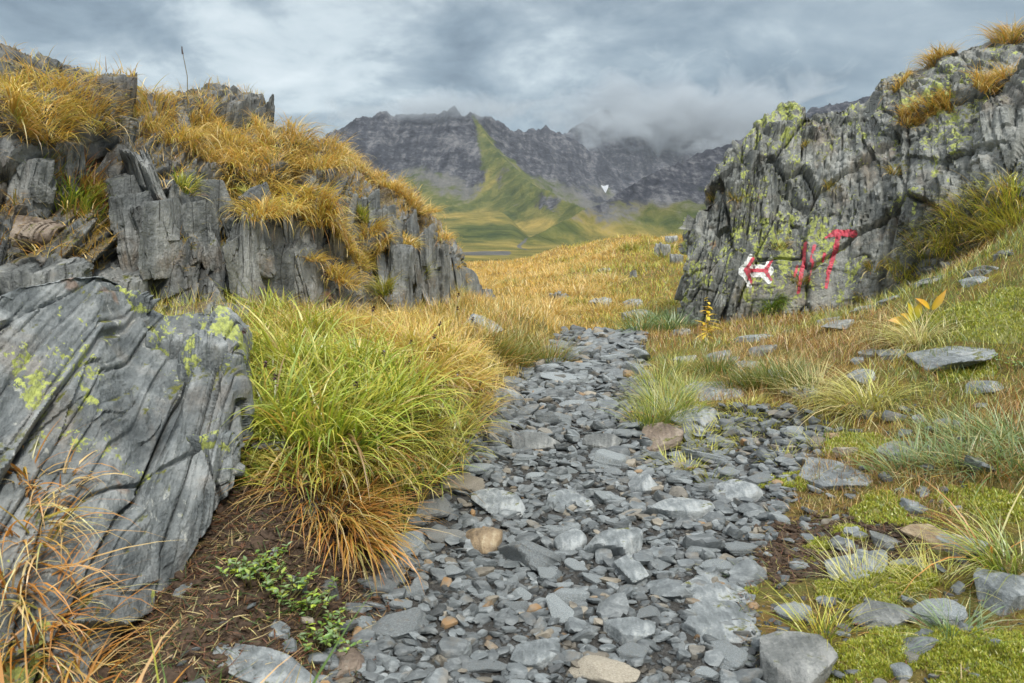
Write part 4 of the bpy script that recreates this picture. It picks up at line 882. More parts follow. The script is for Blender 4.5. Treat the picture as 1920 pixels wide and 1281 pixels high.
# right of the path
def R_(x, y, n, L, rad, spec, label, tip=None, **kw): return tussock(x, y, n, L, rad, spec, label, tip, **kw)
for x, y in [(1225, 800), (1245, 760), (1235, 725), (1270, 700), (1290, 735), (1260, 785)]:
    R_(x, y, 420, .17, .11, {'green': 4, 'olive': 3, 'yellowgreen': 2}, 'green tuft with pale tips lining the right edge of the path', {'pale': 2, 'yellowgreen': 3, 'green': 2}, group='green tufts lining the path', lean=(.1, .9), droop=(.2, 1.2), w=.004)
for x, y in [(1390, 725), (1430, 720), (1470, 715), (1500, 730), (1345, 700)]:
    R_(x, y, 450, .16, .13, {'green': 4, 'dark': 2, 'olive': 3}, 'dark green tuft behind the wide flat slab', {'olive': 3, 'green': 2, 'rust': 1}, group='dark green tufts behind the slab', lean=(.1, .9), droop=(.2, 1.1), w=.004)
R_(1405, 770, 300, .10, .12, {'yellowgreen': 4, 'olive': 2}, 'short yellow-green tuft beside the two flat slabs', {'yellowgreen': 3, 'pale': 2}, lean=(.1, 1.0), w=.004)
R_(1310, 830, 260, .09, .10, {'olive': 4, 'yellowgreen': 2}, 'low olive tuft between the flat slab and the scree', {'yellowgreen': 3, 'pale': 1}, lean=(.1, 1.0), w=.004)
R_(1290, 880, 130, .09, .06, {'yellowgreen': 4, 'olive': 2}, 'small yellow-green tuft in the stones of the path', {'pale': 2, 'yellowgreen': 2}, lean=(.1, 1.0), w=.004)
R_(1335, 905, 120, .09, .05, {'olive': 3, 'green': 2}, 'small olive tuft beside a tilted slate in the scree', {'olive': 2, 'gold': 1}, lean=(.1, 1.0), w=.004)
R_(1720, 640, 420, .30, .10, {'pale': 5, 'straw': 2, 'yellowgreen': 1}, 'pale arching tussock above the long pale slab', {'pale': 4, 'straw': 2}, lean=(.2, 1.2), droop=(.8, 1.9), w=.0036, seg=5)
R_(1625, 760, 560, .30, .12, {'pale': 4, 'yellowgreen': 3, 'olive': 1}, 'pale green spreading tussock on the dry turf slope', {'pale': 4, 'straw': 2}, lean=(.2, 1.2), droop=(.7, 1.7), w=.0036, seg=5)
R_(1530, 740, 300, .24, .10, {'pale': 3, 'straw': 3, 'brown': 1}, 'straw coloured wiry tussock left of the pale green one', {'straw': 4, 'brown': 1}, lean=(.2, 1.3), droop=(.6, 1.5), w=.003, seg=5)
for x, y in [(1700, 880), (1745, 860), (1800, 870), (1850, 850), (1900, 870), (1770, 820), (1840, 810), (1900, 820)]:
    R_(x, y, 190, .15, .11, {'bluegreen': 4, 'green': 4, 'pale': 1, 'olive': 1}, 'bluish green wet tuft on the right verge', {'bluegreen': 4, 'pale': 2}, group='bluish green tufts of the verge', lean=(.1, 1.3), droop=(.3, 1.3), w=.004, seg=5)
R_(1625, 1095, 160, .13, .06, {'pale': 4, 'yellowgreen': 3}, 'pale yellow-green tuft growing from bright moss', {'pale': 4}, lean=(.1, 1.1), droop=(.3, 1.2), w=.0026, seg=5)
R_(1545, 1190, 130, .12, .05, {'yellowgreen': 4, 'green': 2, 'orange': .6}, 'small yellow-green tuft behind the large grey block', {'yellowgreen': 4, 'orange': 1}, lean=(.1, 1.0), droop=(.3, 1.2), w=.0026, seg=5)
R_(1790, 1195, 160, .16, .06, {'bluegreen': 5, 'green': 2}, 'bluish grass tuft on the bright moss cushion', {'bluegreen': 4, 'pale': 1}, lean=(.2, 1.1), droop=(.3, 1.2), w=.003, seg=5)
R_(1890, 1060, 220, .22, .07, {'green': 4, 'lime': 3, 'pale': 2}, 'fresh green tuft at the right edge above the grey block', {'yellowgreen': 3, 'pale': 2}, lean=(.1, 1.1), droop=(.4, 1.5), w=.0035, seg=5)
R_(1860, 1040, 30, .30, .05, {'orange': 3, 'rust': 2, 'pale': 1}, 'a few long orange withered blades beside the fresh green tuft', {'orange': 3, 'pale': 1}, lean=(.2, 1.2), droop=(.4, 1.8), w=.004, seg=6)
R_(1750, 1090, 150, .13, .07, {'yellowgreen': 4, 'pale': 2}, 'yellow-green tuft beside the orange-brown stone', {'pale': 3, 'gold': 1}, lean=(.1, 1.1), droop=(.3, 1.2), w=.0026, seg=5)
R_(1395, 1078, 80, .05, .04, {'bluegreen': 3, 'green': 2}, 'tiny bluish tuft above the large slate slab', {'pale': 2, 'bluegreen': 2}, lean=(.1, 1.0), w=.002)
R_(1325, 1070, 70, .05, .04, {'pale': 3, 'yellowgreen': 2}, 'tiny pale tuft above the large slate slab', {'pale': 2}, lean=(.1, 1.0), w=.002)
for x, y in [(935, 660), (965, 670), (1000, 675), (1030, 680), (980, 645)]:
    R_(x, y, 420, .20, .14, {'green': 4, 'olive': 3, 'rust': 1.2}, 'green tuft turning rusty on the left edge of the path', {'olive': 3, 'gold': 2, 'rust': 1}, group='green tufts left of the far path', who='G', lean=(.1, .9), droop=(.2, 1.1), w=.005)
for x, y in [(1225, 612), (1250, 605), (1265, 618), (1200, 622)]:
    R_(x, y, 300, .2, .16, {'bluegreen': 3, 'green': 4, 'dark': 1}, 'bluish green clump at the foot of the painted outcrop', {'bluegreen': 2, 'green': 2}, group='clumps at the outcrop foot', who='G', lean=(.1, 1.0), droop=(.2, 1.2), w=.007)
R_(1445, 570, 700, .17, .11, {'green': 5, 'lime': 3, 'dark': 1}, 'bright green grass cushion hanging on the painted outcrop under the arrow', {'lime': 3, 'green': 4, 'gold': .6}, who='R', lean=(.2, 1.2), droop=(.6, 1.9), w=.005)
for x, y, L in [(1735, 215, .22), (1760, 205, .22), (1710, 222, .2), (1785, 195, .2), (1850, 160, .2), (1880, 145, .2), (1685, 160, .14), (1745, 112, .2), (1765, 105, .18), (1885, 70, .2), (1900, 66, .2)]:
    tussock(x, y, 260, L, .12, {'gold': 4, 'amber': 3, 'straw': 1, 'olive': 2}, 'dry golden tuft growing on a ledge high on the lichened outcrop', GOLDT, 'golden tufts on the lichened outcrop', 'R', lean=(.2, 1.1), droop=(.5, 1.7), w=.006)
for x, y in [(1500, 525), (1385, 370), (1460, 460), (1505, 275), (1560, 350), (1680, 320), (1640, 500), (1620, 560), (1340, 370)]:
    tussock(x, y, 150, .1, .07, {'olive': 4, 'gold': 2, 'dark': 2}, 'small olive tuft in a crack of the lichened outcrop', {'olive': 2, 'gold': 2}, 'olive tufts in the outcrop cracks', 'R', lean=(.2, 1.1), droop=(.5, 1.5), w=.005)
# near the camera, bottom left
tussock(0, 0, 60, .36, .15, {'orange': 4, 'rust': 2, 'straw': 2}, 'withered orange broad blades close to the camera', {'orange': 4, 'straw': 1}, at_=(-.66, .80, .05), lean=(0, .7), droop=(.5, 2.6), w=.011, seg=7, name='withered_grass')
tussock(0, 0, 70, .36, .15, {'orange': 3, 'rust': 3, 'straw': 1}, 'withered rust-coloured blades low in the bottom left corner', {'orange': 4, 'rust': 1}, at_=(-.72, .92, .10), lean=(0, .9), droop=(.4, 2.6), w=.010, seg=7, name='withered_grass')
tussock(0, 0, 34, .40, .05, {'green': 4, 'lime': 2}, 'slender fresh green blades close to the camera on brown soil', {'green': 3, 'yellowgreen': 2}, at_=(-.46, .98, .03), lean=(0, .35), droop=(.1, .8), w=.0095, seg=6, name='grass_tuft')
tussock(0, 0, 110, .22, .17, {'orange': 2, 'straw': 2, 'green': 2, 'rust': 2}, 'short mixed dry and green blades at the bottom edge of the soil', None, at_=(-.42, 1.12, .02), lean=(0, 1.1), droop=(.2, 1.5), w=.006, seg=5, name='grass_tuft')

for x, y, L in [(30, 985, .20), (75, 1010, .16), (20, 1090, .2), (95, 1125, .18), (50, 1190, .2), (120, 1215, .16), (15, 1240, .2), (110, 900, .13), (150, 1270, .16), (60, 900, .12)]:
    tussock(x, y, 60, L, .05, {'orange': 4, 'rust': 2, 'straw': 3, 'olive': 1}, 'withered orange tuft clinging to the lower left of the lichened boulder', {'orange': 4, 'straw': 2}, 'withered tufts on the boulder', 'B', lean=(.2, 1.2), droop=(.4, 2.4), w=.0055, seg=5)
for x, y in [(1275, 845), (1340, 850), (1395, 835), (1250, 870), (1440, 800), (1360, 800), (1470, 860), (1520, 830)]:
    R_(x, y, 110, .08, .07, {'olive': 4, 'yellowgreen': 3, 'green': 1}, 'low sparse tuft in the scree between the path and the verge', {'yellowgreen': 3, 'pale': 1}, group='sparse tufts in the side scree', lean=(.1, 1.1), w=.0034)
rg_m = np.random.default_rng(303)
for k in range(54):
    y = 7.6 * (26 / 7.6) ** rg_m.random(); x = rg_m.uniform(-.4 - .04 * y, .9 + .24 * y)
    if inside_path(x, y, -.1): continue
    gold_ = rg_m.random() < np.clip(.6 - .5 * (x - .085 * y - .4) + .3 * sstep(10, 18, y), .1, .9); w_ = float(np.interp(y, [7, 26], [.006, .018])); L = rg_m.uniform(.14, .24) * float(np.interp(y, [7, 26], [1, 1.6]))
    tussock(0, 0, 240, L, L * 1.1, {'gold': 3, 'straw': 3, 'amber': 1} if gold_ else {'olive': 4, 'green': 2, 'yellowgreen': 2, 'rust': 1}, 'golden tussock rising from the rolling meadow beyond the path' if gold_ else 'olive green tussock rising from the rolling meadow beyond the path', None,
            'golden meadow tussocks' if gold_ else 'olive meadow tussocks', at_=(x, y, float(ground_z(x, y))), lean=(0, 1.1), droop=(.3, 1.6), w=w_, seg=3)
# ---- ground cover nobody could count
def region_grass(name, n, seed, xlo, xhi, ylo, yhi, accept, L, w, specf, label, seg=3, lean=(.05, .8), droop=(.1, 1.1), mat=None):
    rg = np.random.default_rng(seed); y = ylo * (yhi / ylo) ** rg.random(n * 3); x = rg.uniform(0, 1, n * 3) * (xhi(y) - xlo(y)) + xlo(y)
    k = rg.random(n * 3) < accept(x, y); x, y = x[k][:n], y[k][:n]; n = len(x)
    z = ground_z(x, y); P = np.stack([x, y, z - .005], -1)
    cs = .12 if yhi < 10 else .7; clump = np.clip(fbm(p2(x / cs, y / cs), 3, seed) * (.5 if yhi < 10 else .9) + .5, 0, 1.2)
    c0, c1 = specf(rg, x, y)
    b = Bag(); b.add(blades(P, rg.uniform(0, 6.283, n), L(x, y) * rg.uniform(.55, 1.35, n) * (.55 + .8 * clump), w(x, y) * rg.uniform(.7, 1.3, n), rg.uniform(*lean, n), rg.uniform(*droop, n), c0, c1, seg, rg))
    return link(name, b.mesh(name, mat), label=label, cat='grass', kind='stuff')
def mixspec(rg, x, y, A, B, f, tip):
    n = len(x); a, b = pick(rg, A, n), pick(rg, B, n); m = (rg.random(n) < f)[:, None]; c0 = np.where(m, b, a); k = np.where(m, .18, .5); return c0, c0 * (1 - k) + k * pick(rg, tip, n)
def free_soil(x, y): return 1 - (1 - sstep(.20, .34, np.hypot((x - .93) / 1.25, (y - 2.16) / .9)))
region_grass('grass', 60000, 401, lambda y: xr(y) - .02, lambda y: 1.3 + .85 * y, 2.1, 8.5,
             lambda x, y: sstep(-.03, .10, x - xr(y) + .06 * fbm(p2(x / .2, y / .2), 2, 402)) * free_soil(x, y) * (1 - .75 * (1 - sstep(2.2, 3.0, y)) * sstep(-.2, .1, fbm(p2(x / .3, y / .3), 2, 403))),
             lambda x, y: np.interp(y, [2, 4, 8], [.055, .085, .12]), lambda x, y: np.interp(y, [2, 4, 8], [.0022, .0032, .006]),
             lambda rg, x, y: mixspec(rg, x, y, {'rust': 4, 'brown': 3, 'redbrown': 1.5, 'gold': 1.6, 'straw': 2, 'olive': 1.5}, {'olive': 4, 'green': 4, 'dark': 1, 'yellowgreen': 2.5}, sstep(-.25, .3, fbm(p2(x / .55, y / .8), 3, 404) * 1.4 + .10 * (x - 2.8)), {'straw': 2, 'gold': 2, 'olive': 2, 'rust': 1}),
             'short rusty and green turf covering the slope right of the path')
region_grass('grass', 26000, 411, lambda y: xl(y) - 1.3 - .12 * y, lambda y: xl(y) + .03, 2.05, 7.6,
             lambda x, y: sstep(-.02, .10, xl(y) - x + .05 * fbm(p2(x / .2, y / .2), 2, 412)) * sstep(1.95, 2.2, y - .3 * np.minimum(xl(y) - x, .6)),
             lambda x, y: np.interp(y, [2, 4, 8], [.10, .13, .14]), lambda x, y: np.interp(y, [2, 4, 8], [.003, .0038, .006]),
             lambda rg, x, y: mixspec(rg, x, y, {'lime': 3, 'yellowgreen': 4, 'green': 2, 'gold': 1}, {'gold': 4, 'straw': 2, 'olive': 2, 'rust': 1}, sstep(2.2, 4.2, y + .6 * (x + .6)), {'yellowgreen': 3, 'gold': 3, 'straw': 1}),
             'short yellow-green sward between the tussocks of the left bank', lean=(.05, .9))
region_grass('meadow_grass', 100000, 421, lambda y: -.55 - .06 * y, lambda y: 1.0 + .36 * y, 6.6, 38,
             lambda x, y: 1 - inside_path(x, y, .0) * 1.0,
             lambda x, y: np.interp(y, [6.6, 9, 20, 38], [.085, .10, .15, .19]), lambda x, y: np.interp(y, [6.6, 12, 38], [.006, .009, .024]),
             lambda rg, x, y: mixspec(rg, x, y, {'gold': 5, 'amber': 2.6, 'straw': 2.6, 'brown': .6}, {'olive': 3, 'rust': 1.6, 'yellowgreen': 3, 'brown': 1.2, 'green': 1.2}, np.clip(.42 + 2.0 * fbm(p2(x / 1.8, y / 3.4), 3, 424) + .22 * (x - .085 * y - .4) - .30 * sstep(11, 20, y) + .3 * (1 - sstep(7, 11, y)), .05, .95), {'gold': 4, 'straw': 2, 'amber': 2}),
             'golden dry grass of the rolling meadow beyond the path', seg=2, lean=(.05, .8), droop=(.1, 1.0), mat=M_BLADE_DRY)
region_grass('grass', 20000, 441, lambda y: xr(y) - .02, lambda y: xr(y) + 2.3, 1.22, 2.6,
             lambda x, y: sstep(0, .12, x - xr(y)) * free_soil(x, y) * .9, lambda x, y: .026 + 0 * x, lambda x, y: .0018 + 0 * x,
             lambda rg, x, y: mixspec(rg, x, y, {'olive': 3, 'brown': 2, 'rust': 1}, {'yellowgreen': 3, 'green': 2, 'lime': 1}, sstep(-.2, .3, fbm(p2(x / .2, y / .2), 3, 442)), {'olive': 2, 'yellowgreen': 1, 'straw': 1}), 'very short mossy turf and dead blades on the right verge', lean=(.1, 1.3))
for x, y, L in [(1740, 440, .16), (1775, 420, .18), (1810, 400, .18), (1845, 380, .2), (1880, 365, .2), (1910, 350, .2), (1790, 455, .18), (1830, 440, .18), (1875, 420, .2), (1905, 400, .2), (1700, 500, .16), (1735, 480, .16)]:
    R_(x, y + 14, 300, L, .18, {'yellowgreen': 4, 'olive': 3, 'green': 2, 'gold': 1}, 'yellow-green tuft where the turf slope runs up against the lichened outcrop', {'yellowgreen': 4, 'gold': 2}, group='tufts at the top of the turf slope', who='GR', lean=(.1, 1.1), droop=(.4, 1.6), w=.0055)
# short wisps on the upward faces of the left crag
def wisps(name, Pg, Ng, n, seed, thr, L, spec, label, cond=None):
    rg = np.random.default_rng(seed); V = Pg.reshape(-1, 3); Nn = Ng.reshape(-1, 3)
    m = Nn[:, 2] > thr
    if cond is not None: m &= cond(V)
    idx = np.where(m)[0]; idx = idx[rg.integers(0, len(idx), n)]
    P = V[idx] + rg.normal(0, .006, (n, 3)); az = np.arctan2(Nn[idx, 1], Nn[idx, 0]) + rg.normal(0, 1.1, n)
    c0 = pick(rg, spec, n); b = Bag()
    b.add(blades(P, az, L * rg.uniform(.4, 1.4, n), .004 * rg.uniform(.7, 1.3, n), rg.uniform(.1, 1.0, n), rg.uniform(.4, 1.6, n), c0, c0 * .5 + .5 * pick(rg, {'gold': 3, 'straw': 1}, n), 3, rg))
    return link(name, b.mesh(name), label=label, cat='grass', kind='stuff')
wisps('grass', LP, LN, 16000, 431, .80, .10, {'gold': 4, 'amber': 2, 'olive': 2, 'rust': 1}, 'sparse dry grass on the upward faces of the finned crag', lambda V: V[:, 2] > .8 + 0 * V[:, 0])
# right shoulder: grass where the slope meets the outcrop
# ------------------------------------------------------------------ paint on the right outcrop
def seg_mask(X, Y, a, b, w0, w1):
    v = np.array(b, float) - a; t = np.clip(((X - a[0]) * v[0] + (Y - a[1]) * v[1]) / (v @ v), 0, 1)
    return np.hypot(X - a[0] - t * v[0], Y - a[1] - t * v[1]) - (w0 + (w1 - w0) * t)
def painted(name, x0, x1, y0, y1, sdf, mat, parent, lift, rag=2.2, holes=.0, step=.75, label=None, seed=1):
    """a coat of paint that follows the stone: a fine sheet laid on the rock, ragged at its edge and worn through in spots"""
    xs, ys = np.arange(x0, x1, step), np.arange(y0, y1, step); X, Y = np.meshgrid(xs, ys, indexing='ij')
    holes = holes + .12; D = sdf(X, Y) + rag * fbm(p2(X / 5, Y / 9), 4, seed) * 1.4
    keep = (D < 0) & (fbm(p2(X / 3.5, Y / 8), 4, seed + 9) > -1 + holes)
    V = np.zeros(X.shape + (3,)); ok = np.zeros(X.shape, bool)
    near = keep.copy(); near[1:] |= keep[:-1]; near[:-1] |= keep[1:]; near[:, 1:] |= keep[:, :-1]; near[:, :-1] |= keep[:, 1:]
    for i, j in zip(*np.where(near)):
        h = cast(RB, X[i, j], Y[i, j])
        if h:
            n = h[1] if h[1].dot(h[0] - Vector(CAMP)) < 0 else -h[1]
            V[i, j] = np.array(h[0] + n * lift); ok[i, j] = True
    q = keep[:-1, :-1] & keep[1:, 1:] & ok[:-1, :-1] & ok[1:, :-1] & ok[1:, 1:] & ok[:-1, 1:]
    dy = V[..., 1]; jump = np.maximum.reduce([np.abs(dy[:-1, :-1] - dy[1:, 1:]), np.abs(dy[1:, :-1] - dy[:-1, 1:])]) < .05
    sel = (q & jump).ravel(); Fq = grid_faces(*X.shape)
    Fq = Fq[sel]; used, inv = np.unique(Fq, return_inverse=True)
    me = fastmesh(name, V.reshape(-1, 3)[used], inv.reshape(-1, 4), mat)
    return link(name, me, parent=parent, label=label)
def paint_material(name, c):
    b = NB(name); n = b.noise(b.coord((1, 1, .4)), 60, 6, .7); m = b.noise(b.coord(), 9, 4, .6)
    col = b.mix(b.rng(n, .50, .68), c, (.17, .17, .16)); col = b.mix(b.math('MULTIPLY', b.rng(m, .45, .7), .5), col, tuple(min(1, q * 1.35 + .03) for q in c))
    return b.principled(col, .6, b.bump(n, .5, .006), .3)
M_RED, M_WHITE = paint_material('red_trail_paint', (.50, .065, .095)), paint_material('white_trail_paint', (.74, .76, .74))
def arrow_red(X, Y):
    d = seg_mask(X, Y, (1401, 507), (1438, 508), 3.6, 4.2)
    for a, b in (((1399, 506), (1412, 484), ), ((1399, 506), (1409, 530)), ((1435, 508), (1448, 488)), ((1435, 508), (1446, 525))): d = np.minimum(d, seg_mask(X, Y, a, b, 4.2, 2.6))
    return d
def arrow_white(X, Y):
    d = seg_mask(X, Y, (1397, 508), (1440, 508), 13, 11)
    for a, b in (((1397, 505), (1407, 482)), ((1396, 508), (1405, 536)), ((1436, 506), (1446, 486)), ((1430, 512), (1442, 528))): d = np.minimum(d, seg_mask(X, Y, a, b, 7, 5))
    return np.maximum(d, -(seg_mask(X, Y, (1424, 480), (1427, 489), 6, 4)))
painted('painted_patch', 1380, 1456, 472, 546, arrow_white, M_WHITE, right_outcrop, .003, 1.1, .0, label='white painted patch behind the red arrow', seed=3)
painted('painted_arrow', 1390, 1454, 478, 536, arrow_red, M_RED, right_outcrop, .006, .6, .0, label='red arrow pointing left', seed=5)
strokes = [('painted_stroke', [((1511, 456), (1505, 505), 5.5, 6), ((1505, 500), (1497, 548), 6, 5)], .22, 'long slanting red stroke'),
           ('painted_stroke', [((1494, 500), (1490, 518), 4, 4)], .45, 'short faint red stroke'),
           ('painted_stroke', [((1527, 462), (1522, 490), 5, 5), ((1524, 492), (1517, 528), 4, 2.5)], .50, 'thin worn red stroke'),
           ('painted_stroke', [((1546, 476), (1543, 490), 4, 4)], .35, 'red dab'),
           ('painted_stroke', [((1572, 440), (1566, 470), 6, 6), ((1566, 470), (1553, 512), 6, 5.5), ((1553, 512), (1549, 538), 5, 4), ((1566, 436), (1600, 438), 7, 9), ((1548, 446), (1566, 438), 2.5, 6)], .22, 'red stroke with a bar to the right at its top')]
for k, (nm, segs, ho, lab) in enumerate(strokes):
    def sdf(X, Y, segs=segs):
        return np.minimum.reduce([seg_mask(X, Y, a, b, w0 * (.70 if len(segs) < 3 else .85), w1 * (.70 if len(segs) < 3 else .85)) for a, b, w0, w1 in segs])
    pts = np.array([p for s_ in segs for p in s_[:2]]); lo, hi = pts.min(0) - 14, pts.max(0) + 14
    painted(nm, lo[0], hi[0], lo[1], hi[1], sdf, M_RED, right_outcrop, .004, 1.3, ho, label=lab, seed=20 + 7 * k)

# ------------------------------------------------------------------ small plants
def leaf_mesh(bag, base, tip, width, up, c0, c1, fold=.25, seg=5):
    base, tip, up = (np.asarray(q, float) for q in (base, tip, up)); ax = tip - base; L = np.linalg.norm(ax); side = np.cross(ax, up); side /= max(np.linalg.norm(side), 1e-6); nrm = np.cross(side, ax / L)
    V, C, T = [], [], []
    for j in range(seg + 1):
        s = j / seg; wd = width * math.sin(math.pi * min(.04 + .96 * s, .985) ** .8) * .5; m = base + ax * s - nrm * L * .18 * s * s
        c = np.array(c0) * (1 - s) + np.array(c1) * s
        V += [m - side * wd + nrm * wd * fold, m, m + side * wd + nrm * wd * fold]; C += [c * .9, c * 1.08, c * .95]
    for j in range(seg):
        a = 3 * j; T += [[a, a + 1, a + 4], [a, a + 4, a + 3], [a + 1, a + 2, a + 5], [a + 1, a + 5, a + 4]]
    bag.add((np.array(V), np.array(T), np.array(C)))
def tube(bag, pts, r0, r1, c, k=6):
    pts = np.asarray(pts, float); V, T = [], []
    for i, p in enumerate(pts):
        r = r0 + (r1 - r0) * i / (len(pts) - 1)
        V += [p + r * np.array([math.cos(a), math.sin(a), 0]) for a in np.linspace(0, 2 * math.pi, k, endpoint=False)]
    for i in range(len(pts) - 1):
        for j in range(k):
            a, b = i * k + j, i * k + (j + 1) % k; T += [[a, b, b + k], [a, b + k, a + k]]
    bag.add((np.array(V), np.array(T), np.tile(np.array(c, float), (len(V), 1))))
M_LEAF = blade_material('broad_leaves', .3, .08)
def empty(name, loc, label, cat, group=None):
    o = bpy.data.objects.new(name, None); COL.objects.link(o); o.location = loc; o['label'] = label; o['category'] = cat; o.empty_display_size = .05
    if group: o['group'] = group
    return o
def yellow_stalk():
    c = hit(1325, 632, 'GR')[0]; root = empty('yellow_plant', c, 'small upright plant with stacked whorls of yellow leaves at the foot of the painted outcrop', 'plant'); root.scale = (1.35, 1.35, 1.25); rg = np.random.default_rng(5)
    b = Bag(); tube(b, [(0, 0, -.02), (.005, 0, .1), (0, .004, .2), (.004, 0, .235)], .005, .003, (.35, .26, .05)); link('stem', b.mesh('stem', M_LEAF), root)
    for lv, (z, n, L) in enumerate([(.02, 7, .10), (.06, 6, .10), (.10, 6, .085), (.145, 5, .075), (.18, 5, .055), (.21, 4, .045), (.235, 4, .03)]):
        b = Bag()
        for k in range(n):
            a = 6.283 * k / n + lv * 1.3 + rg.normal(0, .45); e = rg.uniform(-.2, .9); l = L * rg.uniform(.6, 1.15); zz = z + rg.normal(0, .012)
            cc = np.array([(.85, .70, .06), (.85, .66, .05), (.66, .64, .08), (.78, .52, .05)][rg.integers(0, 4)])
            leaf_mesh(b, (0, 0, zz), (l * math.cos(a), l * math.sin(a), zz + l * e - .01), .024 * rg.uniform(.6, 1.1), (0, 0, 1), cc, cc * [1.0, .88, .8])
        link('leaf_whorl', b.mesh('leaf_whorl', M_LEAF), root)
yellow_stalk()
def broad_plant():
    c = hit(1712, 612, 'GR')[0]; root = empty('leafy_plant', c, 'low plant with broad yellow-green leaves edged with orange on the right turf slope', 'plant')
    sc = proj(c)[2] / F
    for (bx, by, tx, ty, w, c0, c1) in [(1700, 606, 1660, 598, 20, (.55, .58, .06), (.70, .30, .04)), (1702, 610, 1664, 616, 22, (.36, .50, .05), (.60, .42, .05)), (1706, 602, 1682, 588, 18, (.66, .60, .05), (.70, .38, .04)), (1706, 602, 1694, 570, 18, (.60, .62, .06), (.66, .50, .04)),
                                        (1708, 600, 1714, 568, 16, (.52, .58, .07), (.68, .44, .04)), (1736, 578, 1708, 559, 14, (.68, .46, .03), (.75, .36, .03)), (1742, 580, 1757, 546, 13, (.70, .50, .04), (.75, .38, .03))]:
        b = Bag(); B = np.array([(bx - 1712) * sc, -.02, (612 - by) * sc]); T = np.array([(tx - 1712) * sc, -.06, (612 - ty) * sc + .01])
        leaf_mesh(b, B, T, w * sc, (0, -1, .8), c0, c1, .3, 7); link('leaf', b.mesh('leaf', M_LEAF), root)
    b = Bag(); tube(b, [(0, 0, -.02), (-.01, -.01, .03), (-.02, -.02, .05)], .006, .004, (.3, .3, .06)); tube(b, [(.01, 0, -.02), (.06, -.01, .08), (.085, -.02, .11)], .004, .003, (.4, .3, .06)); link('stem', b.mesh('stem', M_LEAF), root)
broad_plant()
def herb(px, py, n, spread, label, seed):
    c = hit(px, py, 'G')[0]; rg = np.random.default_rng(seed); b = Bag(); root = empty('herb', c, label, 'herb')
    s = Bag()
    for k in range(n):
        q = rg.normal(0, spread, 2); z0 = 0; h = rg.uniform(.02, .055); top = np.array([q[0] * 1.2, q[1] * 1.2, h]); tube(s, [(q[0] * .6, q[1] * .6, -.01), tuple(top * [.9, .9, .6]), tuple(top)], .0014, .0009, (.18, .16, .05), 4)
        for m in range(7):
            a = rg.uniform(0, 6.283); L = rg.uniform(.010, .019); f = rg.uniform(.4, 1); p = np.array([q[0] * (.6 + .6 * f), q[1] * (.6 + .6 * f), h * f]); cc = pick(rg, {'green': 3, 'lime': 2, 'bluegreen': 1.5}, 1)[0]
            leaf_mesh(b, p, p + [L * math.cos(a), L * math.sin(a), L * rg.uniform(0, .7)], L * .55, (0, 0, 1), cc, cc * 1.15, .3, 3)
    link('foliage', b.mesh('foliage', M_LEAF), root); link('stem', s.mesh('stem', M_LEAF), root)
herb(470, 1085, 34, .035, 'small bright green leafy herb on the bare brown soil', 1)
herb(575, 1150, 26, .035, 'small green herb trailing down the edge of the eroded soil', 2)
herb(600, 1200, 34, .04, 'leafy green herb low beside the bottom slate slab', 3)
herb(520, 1120, 18, .03, 'sparse little green herb between the soil and the hollow', 4)
herb(1900, 690, 14, .035, 'small round-leaved green herb in the turf at the right edge', 5)
# sedge stalks with dark seed heads
for k, (x, y, L) in enumerate([(505, 742, .15), (535, 790, .12), (570, 800, .1), (680, 735, .22), (740, 785, .18), (800, 760, .2), (818, 720, .22), (830, 735, .2), (852, 692, .2), (848, 650, .22), (862, 655, .18), (770, 790, .16), (877, 755, .16), (905, 800, .12), (668, 840, .14), (720, 610, .2), (685, 590, .2), (610, 620, .2), (650, 515, .26), (780, 800, .14), (840, 790, .16), (890, 795, .14)]):
    h = hit(x, y + 26, 'G'); rg = np.random.default_rng(60 + k)
    if h is None: continue
    c = h[0]; root = empty('sedge_stalk', c, 'thin sedge stalk with a dark brown seed head among the bank grass', 'sedge', 'sedge stalks in the bank grass')
    tip = np.array([rg.normal(0, .05), rg.normal(-.03, .04), L + .12]); b = Bag(); tube(b, [(0, 0, 0), tuple(tip * [.3, .3, .5]), tuple(tip)], .0016, .001, (.28, .26, .07), 4); link('stem', b.mesh('stem', M_LEAF), root)
    b = Bag()
    for m in range(26):
        v = rg.normal(0, 1, 3); v /= np.linalg.norm(v); leaf_mesh(b, tip + v * .003, tip + v * rg.uniform(.009, .015), .007, (.3, .2, 1), (.035, .014, .012), (.09, .03, .02), .2, 2)
    link('seed_head', b.mesh('seed_head', M_LEAF), root)
# one thin stalk against the sky on the left crest
c = hit(352, 205, 'L')[0]; root = empty('sedge_stalk', c, 'single tall thin stalk standing against the sky on the crag crest', 'sedge')
b = Bag(); tube(b, [(0, 0, 0), (.01, 0, .2), (-.01, 0, .34)], .003, .002, (.2, .16, .06), 4); link('stem', b.mesh('stem', M_LEAF), root)
b = Bag(); tube(b, [(-.01, 0, .33), (-.012, 0, .35), (-.012, 0, .375)], .006, .003, (.06, .03, .02), 5); link('seed_head', b.mesh('seed_head', M_LEAF), root)

